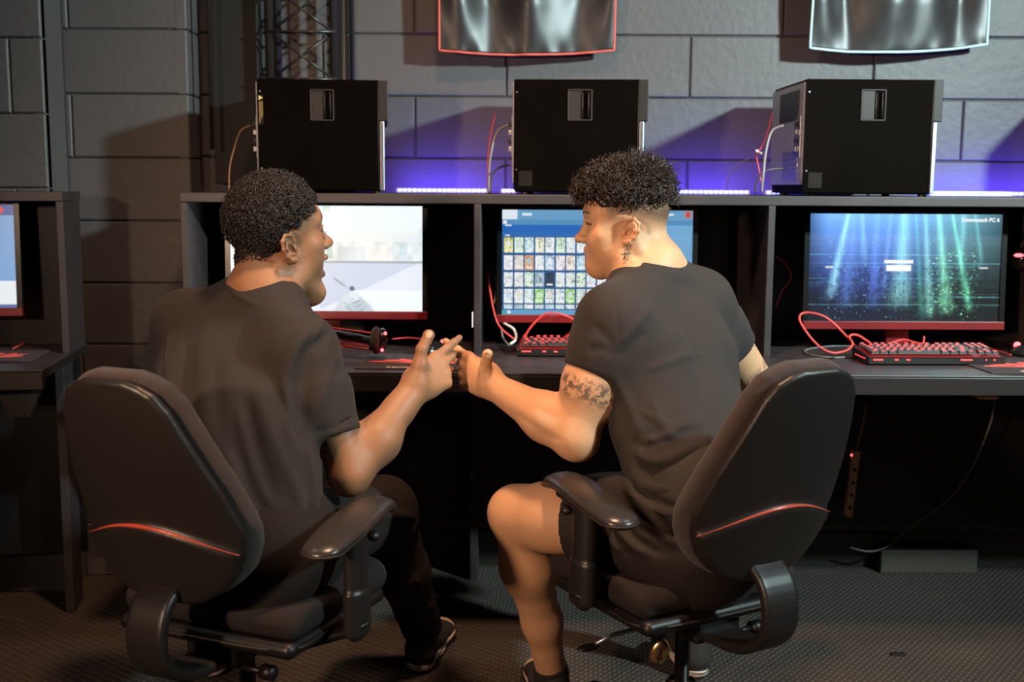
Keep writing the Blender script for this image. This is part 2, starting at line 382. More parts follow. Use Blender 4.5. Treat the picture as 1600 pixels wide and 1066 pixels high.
# ---------------------------------------------------------------- computer cases on the shelf
def pc_case(px0, px1, rot, label, sticker=False, ghost=True, Yf=3.07):
    A = at(px0, 210, Yf); C = at(px1, 210, Yf); W = C.x-A.x; D = .35; Hh = at(px0, 123, Yf).z-ST-.004
    r = empty('computer_case', (A.x+W/2, Yf+D/2, ST), rot, label, 'computer', 'computer cases on the shelf')
    x0, x1, y0, y1 = -W/2, W/2, -D/2, D/2
    for fx in (x0+.03, x1-.03):
        for fy in (y0+.03, y1-.03):
            bm = bmesh.new(); cyl(bm, (fx, fy, 0), (fx, fy, .006), .012, 14); obj('foot', bm, MT['black'], r)
    obj('body', B(x0+.003, x1-.022, y0+.003, y1, .006, Hh+.004, .002), MT['case'], r)
    # side panel facing the room, with a recess around the latch
    lx0, lx1 = x0+W*.40, x0+W*.585; lz1 = Hh-.022; lz0 = lz1-.082
    bm = bmesh.new()
    box(bm, x0, lx0, y0-.001, y0+.003, .010, Hh+.002); box(bm, lx1, x1-.026, y0-.001, y0+.003, .010, Hh+.002)
    box(bm, lx0, lx1, y0-.001, y0+.003, .010, lz0); box(bm, lx0, lx1, y0-.001, y0+.003, lz1, Hh+.002)
    sp = obj('side_panel', bm, MT['case'], r)
    bm = bmesh.new()
    for a, b, c, d in ((lx0, lx0+.004, lz0, lz1), (lx1-.004, lx1, lz0, lz1), (lx0, lx1, lz0, lz0+.004), (lx0, lx1, lz1-.004, lz1)):
        box(bm, a, b, y0-.004, y0+.003, c, d, .0012)
    box(bm, lx0+.004, lx0+(lx1-lx0)*.56, y0-.0015, y0+.002, lz0+.004, lz1-.004, .001)
    obj('latch', bm, MT['case_edge'], sp)
    bm = bmesh.new(); tube(bm, [(lx0+(lx1-lx0)*.60, y0-.003, lz0+.008), (lx0+(lx1-lx0)*.60, y0-.003, lz1-.008)], .0022, 8)
    tube(bm, [(lx1-.010, y0-.003, lz0+.008), (lx1-.010, y0-.003, lz1-.008)], .0022, 8)
    obj('latch_rail', bm, MT['case_edge'], sp, True)
    # front bezel (towards the right)
    bz = Hh*.60
    obj('front_bezel', B(x1-.025, x1, y0-.003, y1, Hh-bz*.58, Hh+.003, .002), MT['case_edge2'], r)
    obj('front_grille', B(x1-.022, x1-.010, y0, y1, .008, Hh-bz*.585, .002), MT['steel'], r)
    bm = bmesh.new(); tube(bm, [(x1-.026, y0-.002, .010), (x1-.026, y0-.002, Hh)], .0012, 6); obj('seam', bm, MT['case_edge'], r, True)
    # rear panel with sockets (towards the left)
    rp = obj('rear_panel', B(x0-.004, x0+.001, y0+.006, y1-.004, .03, Hh-.004, .001), mat('zinc_rear_panel', (.34, .35, .40), .45, metal=.6), r)
    obj('power_supply', B(x0-.007, x0-.004, y0+.05, y1-.10, Hh-.10, Hh-.02, .001), MT['black'], rp)
    obj('port_plate', B(x0-.007, x0-.004, y0+.02, y0+.08, Hh-.20, Hh-.09, .001), MT['steel'], rp)
    for k in range(4): obj('port', B(x0-.016, x0-.006, y0+.03, y0+.05, Hh-.118-.022*k, Hh-.105-.022*k, .001), MT['steel'] if k % 2 else MT['black'], rp)
    for k in range(5): obj('slot_cover', B(x0-.007, x0-.004, y0+.04, y0+.2, .045+.016*k, .056+.016*k, .001), MT['steel'], rp)
    # screws
    for zz in (.22*Hh, .9*Hh):
        bm = bmesh.new(); cyl(bm, (x0+.008, y0-.003, zz), (x0+.008, y0, zz), .0022, 10); obj('screw', bm, MT['steel'], r)
    if ghost: obj('label', B(x0+.014, x0+.050, y0-.0016, y0-.001, .022, .062), MT['sticker'], sp)
    if sticker:
        st = obj('warning_sticker', B(x0+.003, x0+.016, y0-.0017, y0-.001, Hh-.115, Hh-.038), MT['sticker'], sp)
        st['label'] = 'amber warning sticker'
        zt = Hh-.046
        bm = bmesh.new(); prism(bm, [(x0+.0045, zt+.006), (x0+.0045, zt-.006), (x0+.0145, zt)], y0-.0024, y0-.0016); obj('warning_triangle', bm, MT['yellow'], st)
        bm = bmesh.new(); prism(bm, [(x0+.0065, zt+.0006), (x0+.0065, zt-.0006), (x0+.0105, zt)], y0-.0028, y0-.0024); obj('exclamation_mark', bm, MT['black'], st)
        bm = bmesh.new(); rr = random.Random(3)
        for c in range(4):
            z = zt-.010; zend = Hh-(.112-.006*c)
            while z > zend:
                l = rr.uniform(.003, .007); box(bm, x0+.0045+.0026*c, x0+.0062+.0026*c, y0-.0021, y0-.0016, max(z-l, zend), z); z -= l+.0012
        obj('small_print', bm, MT['stickertext'], st)
    return r
pc1 = pc_case(393, 594, math.radians(6.5), 'black computer case with amber warning sticker, on the shelf behind the curly-haired man', sticker=True, ghost=False)
pc2 = pc_case(808, 1017, math.radians(-3), 'black computer case behind the second man\'s hair, on the shelf over the game library screen')
pc3 = pc_case(1255, 1469, math.radians(1), 'black computer case with sockets showing, on the shelf over the blue-green screen')
pc4 = pc_case(1765, 1979, math.radians(1), 'black computer case just past the right edge, its shadow falling on the wall')
# small pale spot on the first case, its glow put in by emission
o = obj('pale_spot', B(0, .022, -.0012, 0, 0, .007, .002), mat('pale_blue_emission', (.6, .75, .9), .4, emit=1.2, ecol=(.6, .8, 1)), pc1)
q = at(413, 271, 3.05); o.location = pc1.matrix_basis.inverted() @ q

# ---------------------------------------------------------------- blue LED strips along the back of the shelf
ledm = mat('blue_white_led', (.5, .55, 1), .4, emit=9, ecol=(.36, .42, 1.0))
tapem = mat('white_flex_tape', (.5, .5, .75), .5)
dm = bmesh.new(); sphere(dm, (0, 0, 0), .0042, 12, 8, (1.25, .8, .8)); dme = bpy.data.meshes.new('diode'); dm.to_mesh(dme); dm.free(); dme.materials.append(ledm)
dme.polygons.foreach_set('use_smooth', [True]*len(dme.polygons))
def strip(pxa, pxb, label):
    Y = 3.44
    a = at(pxa, 300, Y).x; b = at(pxb, 300, Y).x; z = ST+.010
    r = empty('led_strip', ((a+b)/2, Y, ST), 0, label, 'led strip', 'blue led strips on the shelf')
    obj('tape', B(a-(a+b)/2-.004, b-(a+b)/2+.004, .000, .003, .0005, .014, .0005), tapem, r)
    n = max(2, int(round((b-a)/.0146)))
    for k in range(n):
        o = bpy.data.objects.new('diode', dme); COL.objects.link(o); o.parent = r
        o.location = (a-(a+b)/2+(b-a)*(k+.5)/n, -.002, .008)
    # the strip's own light
    l = bpy.data.lights.new('led_glow', 'AREA'); l.shape = 'RECTANGLE'; l.size = max(.02, b-a); l.size_y = .02
    l.energy = 5.0*(b-a); l.color = (.10, .05, 1.0)
    o = bpy.data.objects.new('led_glow', l); COL.objects.link(o); o.parent = r
    o.location = (0, .012, .012); o.rotation_euler = (math.radians(104), 0, 0)
    return r
strip(621, 760, 'blue led strip on the shelf between the first and second computer cases')
strip(784, 806, 'very short blue led strip against the left foot of the middle computer case')
strip(1036, 1170, 'blue led strip on the shelf between the second and third computer cases')
strip(1197, 1221, 'very short blue led strip at the left foot of the right computer case')
strip(1455, 1690, 'longest blue led strip, right of the right computer case')

# ---------------------------------------------------------------- cables by the cases
def top_cable(name, pts, r, m, label, cat='cable', group=None):
    o = cable(name, [at(*p) for p in pts], r, m); tag(o, label, cat, group); return o
top_cable('signal_cable', [(799, 193, 3.13), (778, 205, 3.14), (768, 235, 3.12), (764, 270, 3.12), (764, 301, 3.12)], .0032, MT['greycable'], 'pale grey cable arching out of the back of the middle computer case')
top_cable('power_cable', [(796, 258, 3.13), (780, 262, 3.12), (769, 275, 3.1), (766, 302, 3.08)], .0028, MT['blackcable'], 'black cable curling low out of the middle computer case')
top_cable('thin_cable', [(774, 178, 3.25), (769, 200, 3.2), (763, 240, 3.16), (762, 296, 3.14)], .0016, MT['redcable'], 'thin red cable hanging beside the middle computer case')
top_cable('signal_cable', [(1224, 196, 3.12), (1206, 205, 3.13), (1197, 235, 3.12), (1193, 270, 3.1), (1190, 301, 3.1)], .0034, MT['greycable'], 'pale grey cable arching out of the back of the right computer case')
top_cable('power_cable', [(1226, 263, 3.12), (1200, 266, 3.11), (1184, 280, 3.09), (1180, 302, 3.07)], .0028, MT['blackcable'], 'black cable curling low out of the right computer case')
o = top_cable('thin_cable', [(1207, 176, 3.25), (1200, 205, 3.2), (1190, 230, 3.18), (1182, 240, 3.15), (1186, 265, 3.14), (1192, 297, 3.13)], .0014, MT['redcable'], 'thin red cable with a white plug beside the right computer case')
bm = bmesh.new(); a_, b_ = at(1181, 235, 3.14), at(1190, 240, 3.14); tube(bm, [a_, b_], .003, 8); obj('plug', bm, MT['white'], o)
top_cable('thin_cable', [(1172, 245, 3.40), (1150, 262, 3.40), (1139, 275, 3.40), (1135, 298, 3.34)], .0016, MT['greycable'], 'faint thin cable against the blue-lit wall left of the right computer case')
top_cable('thin_cable', [(391, 196, 3.14), (376, 205, 3.16), (366, 232, 3.18), (359, 262, 3.16), (358, 298, 3.12)], .0022, MT['tancable'], 'tan cable arching out behind the first computer case')

# ---------------------------------------------------------------- monitors
def screen_mesh(img, w_, h_):
    ny, nx, _ = img.shape
    xs = np.linspace(-w_/2, w_/2, nx); zs = np.linspace(h_/2, -h_/2, ny)
    X, Z = np.meshgrid(xs, zs); V = np.stack([X, np.zeros_like(X), Z], -1).reshape(-1, 3)
    idx = np.arange(nx*ny).reshape(ny, nx)
    Fq = np.stack([idx[:-1, :-1], idx[1:, :-1], idx[1:, 1:], idx[:-1, 1:]], -1).reshape(-1, 4)
    me = bpy.data.meshes.new('screen'); me.from_pydata(V.tolist(), [], Fq.tolist()); set_tint(me, img.reshape(-1, 3)); return me
def s2l(c):
    c = np.asarray(c, float)/255; return np.where(c <= .04045, c/12.92, ((c+.055)/1.055)**2.4)
def fnoise(ny, nx, sy, sx, rs):
    g = rs.random((sy+1, sx+1)); y = np.linspace(0, sy-1e-6, ny); x = np.linspace(0, sx-1e-6, nx)
    yi = y.astype(int); xi = x.astype(int); fy = (y-yi)[:, None]; fx = (x-xi)[None]; fy = fy*fy*(3-2*fy); fx = fx*fx*(3-2*fx)
    return (g[yi][:, xi]*(1-fy)*(1-fx) + g[yi+1][:, xi]*fy*(1-fx) + g[yi][:, xi+1]*(1-fy)*fx + g[yi+1][:, xi+1]*fy*fx)
def img_cyber(nx=420, ny=236):
    rs = np.random.RandomState(4); v, u = np.mgrid[0:1:ny*1j, 0:1:nx*1j]
    top = s2l([130, 190, 215]); im = np.zeros((ny, nx, 3))
    blue = s2l([38, 52, 185]); green = s2l([12, 50, 48]); dark = s2l([10, 14, 22])
    side = np.clip((u-.42)/.35, 0, 1)[..., None]
    mid = blue*(1-side)+green*side
    fall = np.clip(v*1.25, 0, 1)[..., None]
    im = top*(1-fall)**2.0 + mid*np.clip(1.15-fall, 0, 1)
    im = im*(1-.8*np.clip((v[..., None]-.6)/.4, 0, 1)) + dark*np.clip((v[..., None]-.5)*1.5, 0, 1)
    # corners darker picture content
    edge = np.clip(np.minimum(u/.10, (1-u)/.22), 0, 1)[..., None]; im *= .30+.70*edge
    def ray(x0, x1, wd, col, vmax, amp=1.0):
        nonlocal im
        c = x0+(x1-x0)*v; g = np.exp(-((u-c)/(wd*(.6+v)))**2)*np.clip((vmax-v)/.15, 0, 1)*amp
        st = .55+.45*fnoise(ny, nx, 6, 160, rs); im = im + (g*st)[..., None]*s2l(col)
    for a in [(.20, .09, .018, [150, 215, 235], .82, .9), (.23, .19, .03, [110, 150, 235], .9, .4), (.27, .31, .015, [140, 200, 240], .5, .5), (.35, .34, .02, [90, 130, 230], .9, .5),
              (.49, .48, .035, [150, 225, 220], .9, .75), (.60, .64, .015, [150, 230, 215], 1, .6), (.67, .73, .02, [140, 235, 190], .95, .8), (.74, .86, .012, [120, 235, 190], .92, .8),
              (.80, .78, .02, [120, 200, 200], .5, .6), (.86, .95, .012, [110, 190, 190], .5, .6), (.42, .38, .012, [120, 160, 235], .8, .4), (.55, .60, .01, [90, 200, 160], 1, .4)]: ray(*a)
    lines = (rs.random((ny, 1)) > .90)*rs.random((ny, 1)); im += (lines*np.clip(fnoise(ny, nx, 8, 5, rs)-.35, 0, 1))[..., None]*s2l([120, 200, 220])*.8
    for vv in (.38, .46, .60, .77, .84): 
        k = int(vv*ny); seg = np.clip(fnoise(1, nx, 1, 4, rs)[0]*1.5-.3, 0, 1); im[k] += seg[:, None]*s2l([120, 215, 220])*.7
    for _ in range(900):
        x = int(nx*(.06+.84*rs.rand())); y = int(ny*(.12+.86*rs.rand()**.8)); s = 1 if rs.rand() < .8 else 2
        c = s2l([150, 225, 235]) if x < nx*.5 else s2l([120, 235, 170]); im[y:y+s, x:x+s] += c*rs.rand()*.9
    for _ in range(140):
        x = int(nx*(.62+.24*rs.rand())); y = int(ny*(.35+.6*rs.rand())); im[y:y+3, x:x+2+rs.randint(4)] += s2l([140, 240, 180])*rs.rand()*.7
    blk = fnoise(ny, nx, 40, 60, rs); m = (blk > .62) & (v > .5); im[m] *= .6
    im = np.clip(im, 0, 1)
    im[int(.43*ny):int(.46*ny), int(.395*nx):int(.545*nx)] = .95; im[int(.475*ny):int(.53*ny), int(.405*nx):int(.535*nx)] = .95
    im[int(.49*ny):int(.505*ny), int(.09*nx):int(.13*nx)] = .7; im[int(.495*ny):int(.505*ny), int(.89*nx):int(.935*nx)] = .7
    return im
def img_library(nx=560, ny=316):
    rs = np.random.RandomState(9); v, u = np.mgrid[0:1:ny*1j, 0:1:nx*1j]
    im = np.zeros((ny, nx, 3)); im[:] = s2l([38, 92, 150])
    right = u > .60; im[right] = s2l([112, 165, 208]); 
    g = (.75+.4*(1-v)); im *= g[..., None]
    im[v < .095] = s2l([105, 160, 200]); im[(v >= .095) & (v < .14)] = s2l([86, 146, 192]); im[(v >= .14) & (v < .25) & (u < .6)] = s2l([40, 105, 185])
    im[(v < .09) & (u < .08)] = s2l([225, 235, 245]); im[(v > .03) & (v < .055) & (u > .105) & (u < .155)] = s2l([220, 235, 240])
    im[(v > .03) & (v < .05) & (u > .84) & (u < .9)] = s2l([220, 235, 240]); im[(v < .08) & (u > .95)] = s2l([140, 150, 170]); im[((v-.04)/.03)**2+((u-.975)/.012)**2 < 1] = s2l([215, 70, 60])
    im[(v > .10) & (v < .135) & (u > .005) & (u < .025)] = s2l([230, 235, 240]); im[(v > .14) & (v < .155) & (u > .015) & (u < .05)] = s2l([230, 235, 240]); im[(v > .235) & (v < .25) & (u > .015) & (u < .04)] = s2l([230, 235, 240])
    pal = [[225, 222, 200], [225, 236, 238], [170, 195, 205], [215, 228, 232], [215, 234, 238], [200, 224, 232], [222, 232, 228], [205, 218, 214], [232, 214, 205], [205, 228, 200], [228, 228, 236], [190, 216, 234], [222, 228, 232]]
    rows = [(.265, .41), (.435, .575), (.595, .735), (.755, .89), (.905, .945)]
    for ri, (a, b) in enumerate(rows):
        for c in range(11):
            x0 = .012+c*.0545; x1 = x0+.046
            if ri == 0 and c == 0: base = s2l([215, 210, 130])
            elif ri == 1 and c == 2: base = s2l([235, 170, 120])
            elif ri == 1 and c == 5: base = s2l([235, 220, 225])
            elif ri == 3 and c in (3, 6): base = s2l([170, 225, 140])
            elif ri == 2 and c == 4: base = s2l([40, 60, 80])
            else: base = s2l(pal[rs.randint(len(pal))])
            Y0, Y1, X0, X1 = int(a*ny), int(b*ny), int(x0*nx), int(x1*nx); h_, w_ = Y1-Y0, X1-X0
            t = fnoise(h_, w_, 5, 4, rs)[..., None]; t2 = fnoise(h_, w_, 9, 7, rs)[..., None]
            cov = base*(.72+.5*t) ; cov = np.where(t2 > .72, cov*.45, cov)
            yy, xx = np.mgrid[0:1:h_*1j, 0:1:w_*1j]
            if rs.rand() < .5: cov[((yy-.4)/.22)**2+((xx-.5)/.3)**2 < 1] = s2l(pal[rs.randint(len(pal))])*.9
            cov[(yy > .78) & (yy < .9) & (np.abs(xx-.5) < .38)] = s2l([225, 232, 235])
            im[Y0:Y1, X0:X1] = np.clip(cov*1.15, 0, .92)
    im[v > .955] = s2l([95, 160, 205]); im[(v > .965) & (v < .99) & (u > .03) & (u < .045)] = .9; im[(v > .965) & (v < .99) & (u < .02)] = s2l([60, 170, 150])
    return im
def img_game(nx=420, ny=236):
    rs = np.random.RandomState(2); v, u = np.mgrid[0:1:ny*1j, 0:1:nx*1j]
    im = np.zeros((ny, nx, 3)); im[:] = s2l([236, 246, 248])
    hz = .53
    bl = fnoise(ny, nx, 12, 30, rs)
    m = (v > .25) & (v < hz) & (u > .45); im[m] = s2l([238, 240, 238])
    bands = [(.40, .46, .30, hz, [222, 232, 228]), (.50, .53, .34, .50, [190, 215, 200]), (.56, .70, .38, hz, [226, 230, 232]), (.72, .83, .40, hz, [234, 232, 226]), (.84, .98, .28, hz, [230, 238, 240]), (.88, .92, .36, .46, [205, 225, 230]), (.98, 1, .2, hz, [225, 235, 240])]
    for a, b, c, d, col in bands: im[(u > a) & (u < b) & (v > c) & (v < d)] = s2l(col)
    m = (v > .34) & (v < hz) & (u > .45); im[m] *= (.82+.3*bl[m])[:, None]
    im[(v > hz-.01) & (v < hz+.012) & (u > .45)] = s2l([168, 176, 180])
    ground = v >= hz+.012; im[ground] = s2l([228, 234, 244])
    road = ground & (u > .28+(v-.5)*.4) & (u < .99-(v-.53)*1.15); im[road] = s2l([206, 214, 232])
    im[ground & (v > .80) & (u > .62)] = s2l([238, 246, 246])
    # forearms and gloved hands holding a pistol
    def ell(cx, cy, rx, ry, ang, col, soft=.25, al=1.):
        nonlocal im
        ca, sa = math.cos(ang), math.sin(ang); x = (u-cx)*16/9; y = v-cy
        e = np.sqrt(((x*ca+y*sa)/rx)**2+((-x*sa+y*ca)/ry)**2); a = (np.clip((1-e)/soft, 0, 1)*al)[..., None]; im = im*(1-a)+s2l(col)*a
    ell(.585, .995, .085, .20, .35, [204, 212, 220]); ell(.705, 1.02, .085, .17, -.5, [196, 206, 216])
    ell(.645, .93, .10, .10, 0, [190, 202, 212]); ell(.64, .86, .065, .055, 0, [224, 232, 238]); ell(.60, .90, .05, .07, .3, [214, 224, 230])
    ell(.575, .735, .10, .020, .62, [196, 206, 214]); ell(.565, .722, .09, .008, .62, [150, 166, 178]); ell(.632, .785, .032, .030, .3, [95, 118, 135], .4)
    for cx, cy, rx, ry, an in ((.655, .91, .05, .012, -.5), (.60, .93, .05, .010, .5), (.665, .95, .06, .010, -.6), (.61, .97, .06, .010, .6), (.685, .985, .07, .010, -.7), (.635, .885, .03, .008, 0)): ell(cx, cy, rx, ry, an, [130, 148, 160], .8, .7)
    im[(v < .05) & (u > .48) & (u < .52)] = s2l([205, 225, 215])
    return im
def img_desktop(nx=240, ny=136):
    v, u = np.mgrid[0:1:ny*1j, 0:1:nx*1j]; im = np.zeros((ny, nx, 3)); im[:] = s2l([125, 165, 212]); im *= (.9+.2*v)[..., None]
    im[v > .74] = s2l([236, 240, 244]); im[v > .97] = s2l([90, 110, 160]); im[v < .10] = s2l([60, 90, 150]); im[((v-.05)/.035)**2+((u-.93)/.02)**2 < 1] = s2l([210, 70, 70])
    return im
scr = tint_mat('lit_screen', .25, emit=1.0); 
def monitor(tr_px, br_px, width, img, strength, label, Y=3.17, rot=0, tilt=-3, glow=None, text=None):
    TR = at(*tr_px, Y); BR = at(*br_px, Y); h_ = (TR-BR).length*.995; w_ = width
    cx = (TR.x+BR.x)/2 - w_/2*math.cos(rot); cz = (TR.z+BR.z)/2; cy = Y - w_/2*math.sin(rot)
    r = empty('monitor', (cx, cy+.05, DZ), rot, label, 'monitor', 'monitors in the desk cubbies')
    T = Matrix.Translation((0, -.05, cz-DZ)) @ Matrix.Rotation(math.radians(tilt), 4, 'X')
    def P(n, bm, m, sm=False, par=None):
        o = obj(n, bm, m, par or r, sm); 
        if not par: o.matrix_local = T
        return o
    hs = P('housing', B(-w_/2-.012, w_/2+.012, .004, .035, -h_/2-.012, h_/2+.012, .006), MT['black'])
    bm = bmesh.new()
    for a, b, c, d in ((-w_/2-.014, -w_/2, -h_/2-.014, h_/2+.014), (w_/2, w_/2+.014, -h_/2-.014, h_/2+.014), (-w_/2, w_/2, h_/2, h_/2+.014)):
        box(bm, a, b, -.004, .006, c, d)
    P('bezel', bm, MT['screenoff'])
    P('chin', B(-w_/2-.014, w_/2+.014, -.008, .010, -h_/2-.022, -h_/2, .0015), MT['red'])['label'] = 'dark red lower frame'
    bm = bmesh.new()
    for k in range(4): box(bm, w_*.31+.012*k, w_*.31+.012*k+.004, -.0085, -.008, -h_/2-.012, -h_/2-.009)
    P('buttons', bm, MT['case_edge'])
    me = screen_mesh(img, w_, h_); sm = scr.copy(); sm.name = 'lit_screen_picture'; sm.node_tree.nodes['Principled BSDF'].inputs['Emission Strength'].default_value = strength
    so = link('screen', me, sm, r); so.matrix_local = T @ Matrix.Translation((0, .001, 0))
    if text:
        mw = Matrix.Translation((w_/2-.008, -.0012, h_/2-.020)) @ Matrix.Rotation(PI/2, 4, 'X')
        t = text_mesh('screen_text', text, .0145, mat('white_screen_text', (.9, .9, .9), .5, emit=.9, ecol=(.9, .97, 1)), so, mw, .0002, 'RIGHT', .0004)
    nz0 = cz-h_/2-.01-DZ
    bm = bmesh.new(); box(bm, -.033, .033, -.020, .012, .008, nz0+.06, .004); o = obj('stand_neck', bm, MT['red'], r); o.location = (0, .0, 0)
    bm = bmesh.new(); lathe(bm, [(.10, 0), (.10, .004), (.095, .008), (.03, .010)], (0, 0, 0), 40); bmesh.ops.scale(bm, vec=(1.15, .8, 1), verts=bm.verts[:])
    obj('stand_base', bm, MT['red'], r, True)
    return r
m1 = monitor((660, 322), (660, 487), .530, img_game(), 1.06, 'monitor showing a bright game scene with a pistol, behind the curly-haired man')
m2 = monitor((1083, 329), (1079, 493), .525, img_library(), .95, 'monitor showing a blue game library grid, behind the man with an earring', rot=math.radians(.6))
m3 = monitor((1566, 335), (1560, 503), .532, img_cyber(), 1.1, 'monitor showing blue and green light beams, in the rightmost cubby', rot=math.radians(.8), text='Downwatch PC 6')
m0 = monitor((19, 320), (21, 481), .53, img_desktop(), .95, 'monitor at the left edge with a pale blue window and white lower panel', Y=3.08, rot=LR)

# ---------------------------------------------------------------- keyboards
capm = bmesh.new()
def cap_bm(w_, d_=.0158):
    bm = bmesh.new(); z0, z1 = 0, .0075; i = .0018
    A = [bm.verts.new(v) for v in ((-w_/2, -d_/2, z0), (w_/2, -d_/2, z0), (w_/2, d_/2, z0), (-w_/2, d_/2, z0))]
    C = [bm.verts.new(v) for v in ((-w_/2+i, -d_/2+i, z1), (w_/2-i, -d_/2+i, z1), (w_/2-i, d_/2-i, z1), (-w_/2+i, d_/2-i, z1))]
    for k in range(4): bm.faces.new((A[k], A[(k+1) % 4], C[(k+1) % 4], C[k]))
    bm.faces.new(C); bm.faces.new(A[::-1])
    # glowing legend
    lw = min(.0085, w_*.5); f = box(bm, -lw/2, lw/2, -.003, .0045, z1, z1+.0003, mat=1)
    return bm
cap_cache = {}
def cap(w_):
    k = round(w_, 4)
    if k not in cap_cache:
        me = bpy.data.meshes.new('keycap'); b_ = cap_bm(k); b_.to_mesh(me); b_.free(); me.materials.append(MT['key']); me.materials.append(MT['keyglow']); cap_cache[k] = me
    return cap_cache[k]
def keyboard(loc, rz, label):
    r = empty('keyboard', loc, rz, label, 'keyboard', 'red backlit keyboards')
    W, D = .352, .136
    bm = bmesh.new(); prof = [(-D/2, .004), (-D/2, .018), (-D/2+.004, .020), (D/2, .030), (D/2, .004), (D/2-.02, 0), (-D/2+.02, 0)]
    # wedge body
    A = [bm.verts.new((-W/2, y, z)) for y, z in prof]; C = [bm.verts.new((W/2, y, z)) for y, z in prof]; n = len(prof)
    for i in range(n): bm.faces.new((A[i], A[(i+1) % n], C[(i+1) % n], C[i]))
    bm.faces.new(A[::-1]); bm.faces.new(C); bmesh.ops.recalc_face_normals(bm, faces=bm.faces[:])
    obj('case', bm, MT['black'], r)
    slope = math.atan2(.010, D-.004)
    T = Matrix.Translation((0, -D/2+.004, .0202)) @ Matrix.Rotation(slope, 4, 'X')
    o = obj('backlight_plate', B(-W/2+.006, W/2-.006, .006, D-.012, 0, .0006), mat('dim_red_backlight', (.3, .01, .01), .5, emit=.06, ecol=(1, .03, .03)), r); o.matrix_local = T
    U = .0182
    rows = [(0, [1, 0, 1, 1, 1, 1, 0, 1, 1, 1, 1, 0, 1, 1, 1, 1]), ]
    layout = [
      [1, -1, 1, 1, 1, 1, -.5, 1, 1, 1, 1, -.5, 1, 1, 1, 1, -.25, 1, 1, 1],
      [1]*13+[2, -.25, 1, 1, 1],
      [1.5]+[1]*12+[1.5, -.25, 1, 1, 1],
      [1.75]+[1]*11+[2.25],
      [2.25]+[1]*10+[2.75, -1.25, 1],
      [1.25, 1.25, 1.25, 6.25, 1.25, 1.25, 1.25, 1.25, -.25, 1, 1, 1]]
    for ri, row in enumerate(layout):
        y = D-.022-ri*U - (.003 if ri else 0); x = -W/2+.010
        for k in row:
            if k < 0: x += -k*U; continue
            o = bpy.data.objects.new('keycap', cap(k*U-.0022)); COL.objects.link(o); o.parent = r
            o.matrix_local = T @ Matrix.Translation((x+k*U/2, y, .0055)); x += k*U
    bm = bmesh.new(); 
    for k, (a, b) in enumerate(((-.165, -.14), (-.11, -.10), (-.08, -.07), (.06, .09), (.125, .128), (.145, .150))): box(bm, a, b, -D/2-.0008, -D/2+.001, .013, .0165)
    obj('edge_glow', bm, MT['keyglow'], r)
    bm = bmesh.new(); 
    for k in range(4): box(bm, -W/2-.0008, -W/2+.001, -D/2+.03+.022*k, -D/2+.044+.022*k, .012, .015)
    obj('side_glow', bm, MT['keyglow'], r)
    l = bpy.data.lights.new('key_glow', 'AREA'); l.shape = 'RECTANGLE'; l.size = .3; l.size_y = .1; l.energy = .025; l.color = (1, .04, .05)
    o = bpy.data.objects.new('key_glow', l); COL.objects.link(o); o.parent = r; o.location = (0, 0, .05); o.rotation_euler = (PI, 0, 0)
    return r
ka = atz(1358, 571, DZ); 
kb = keyboard((ka.x+.172, ka.y+.068, DZ+.0005), math.radians(1.5), 'black keyboard with glowing red keys in full view below the blue-green screen')
k2 = atz(808, 558, DZ)
keyboard((k2.x+.178, k2.y+.066, DZ+.0005), math.radians(-1), 'black keyboard with glowing red keys, half hidden by the right man\'s shoulder')

# ---------------------------------------------------------------- mouse pads with the red print
def clip_poly(poly, x0, x1, y0, y1):
    def cl(P, inside, inter):
        out = []
        for i in range(len(P)):
            a, b = P[i-1], P[i]
            if inside(b):
                if not inside(a): out.append(inter(a, b))
                out.append(b)
            elif inside(a): out.append(inter(a, b))
        return out
    def ix(c): return lambda a, b: (c, a[1]+(b[1]-a[1])*(c-a[0])/(b[0]-a[0]))
    def iy(c): return lambda a, b: (a[0]+(b[0]-a[0])*(c-a[1])/(b[1]-a[1]), c)
    P = cl(poly, lambda p: p[0] >= x0, ix(x0)); P = cl(P, lambda p: p[0] <= x1, ix(x1)); P = cl(P, lambda p: p[1] >= y0, iy(y0)); return cl(P, lambda p: p[1] <= y1, iy(y1))
emblem = [(-.125, -.020), (-.06, -.030), (-.035, -.034), (-.005, -.040), (.015, -.028), (.035, -.040), (.05, -.026), (.085, -.034), (.12, -.018), (.105, .002), (.12, .03), (.095, .018), (.085, .045), (.065, .024), (.045, .052), (.03, .030), (.0, .048), (-.02, .026), (-.055, .036), (-.045, .018), (-.095, .010), (-.075, .0), (-.118, -.010)]
cuts = [[(-.095, -.018), (-.03, -.012), (-.05, -.024)], [(.01, .01), (.05, .036), (.03, .006)], [(.03, -.004), (.08, .028), (.055, -.008)], [(-.01, .012), (-.04, .028), (.0, .022)]]
def pad(loc, rz, w_, d_, label, offx=0, word=None):
    r = empty('mouse_pad', loc, rz, label, 'mouse pad', 'black mouse pads with red print')
    obj('mat', B(-w_/2, w_/2, -d_/2, d_/2, 0, .003, .0012), MT['padblack'], r)
    bm = bmesh.new(); prism(bm, [(x+offx, y) for x, y in emblem], .0030, .0034, 'z'); e = obj('red_emblem', bm, MT['padred'], r)
    bm = bmesh.new()
    for c in cuts:
        prism(bm, [(x+offx, y) for x, y in c], .0034, .0037, 'z')
    obj('emblem_gap', bm, MT['padblack'], e)
    if word: text_mesh('lettering', word, .023, MT['padtan'], r, Matrix.Translation((offx-.005, -d_/2+.012, .0032)), .0002, 'CENTER', .0006)
    return r
p1 = atz(556, 578, DZ); q1 = atz(535, 543, DZ)
pad((p1.x+.155, p1.y+.125, DZ+.0005), math.radians(-2), .31, .25, 'black mouse pad with a red spiky emblem, between the two men', -.012, 'REDRAGON')
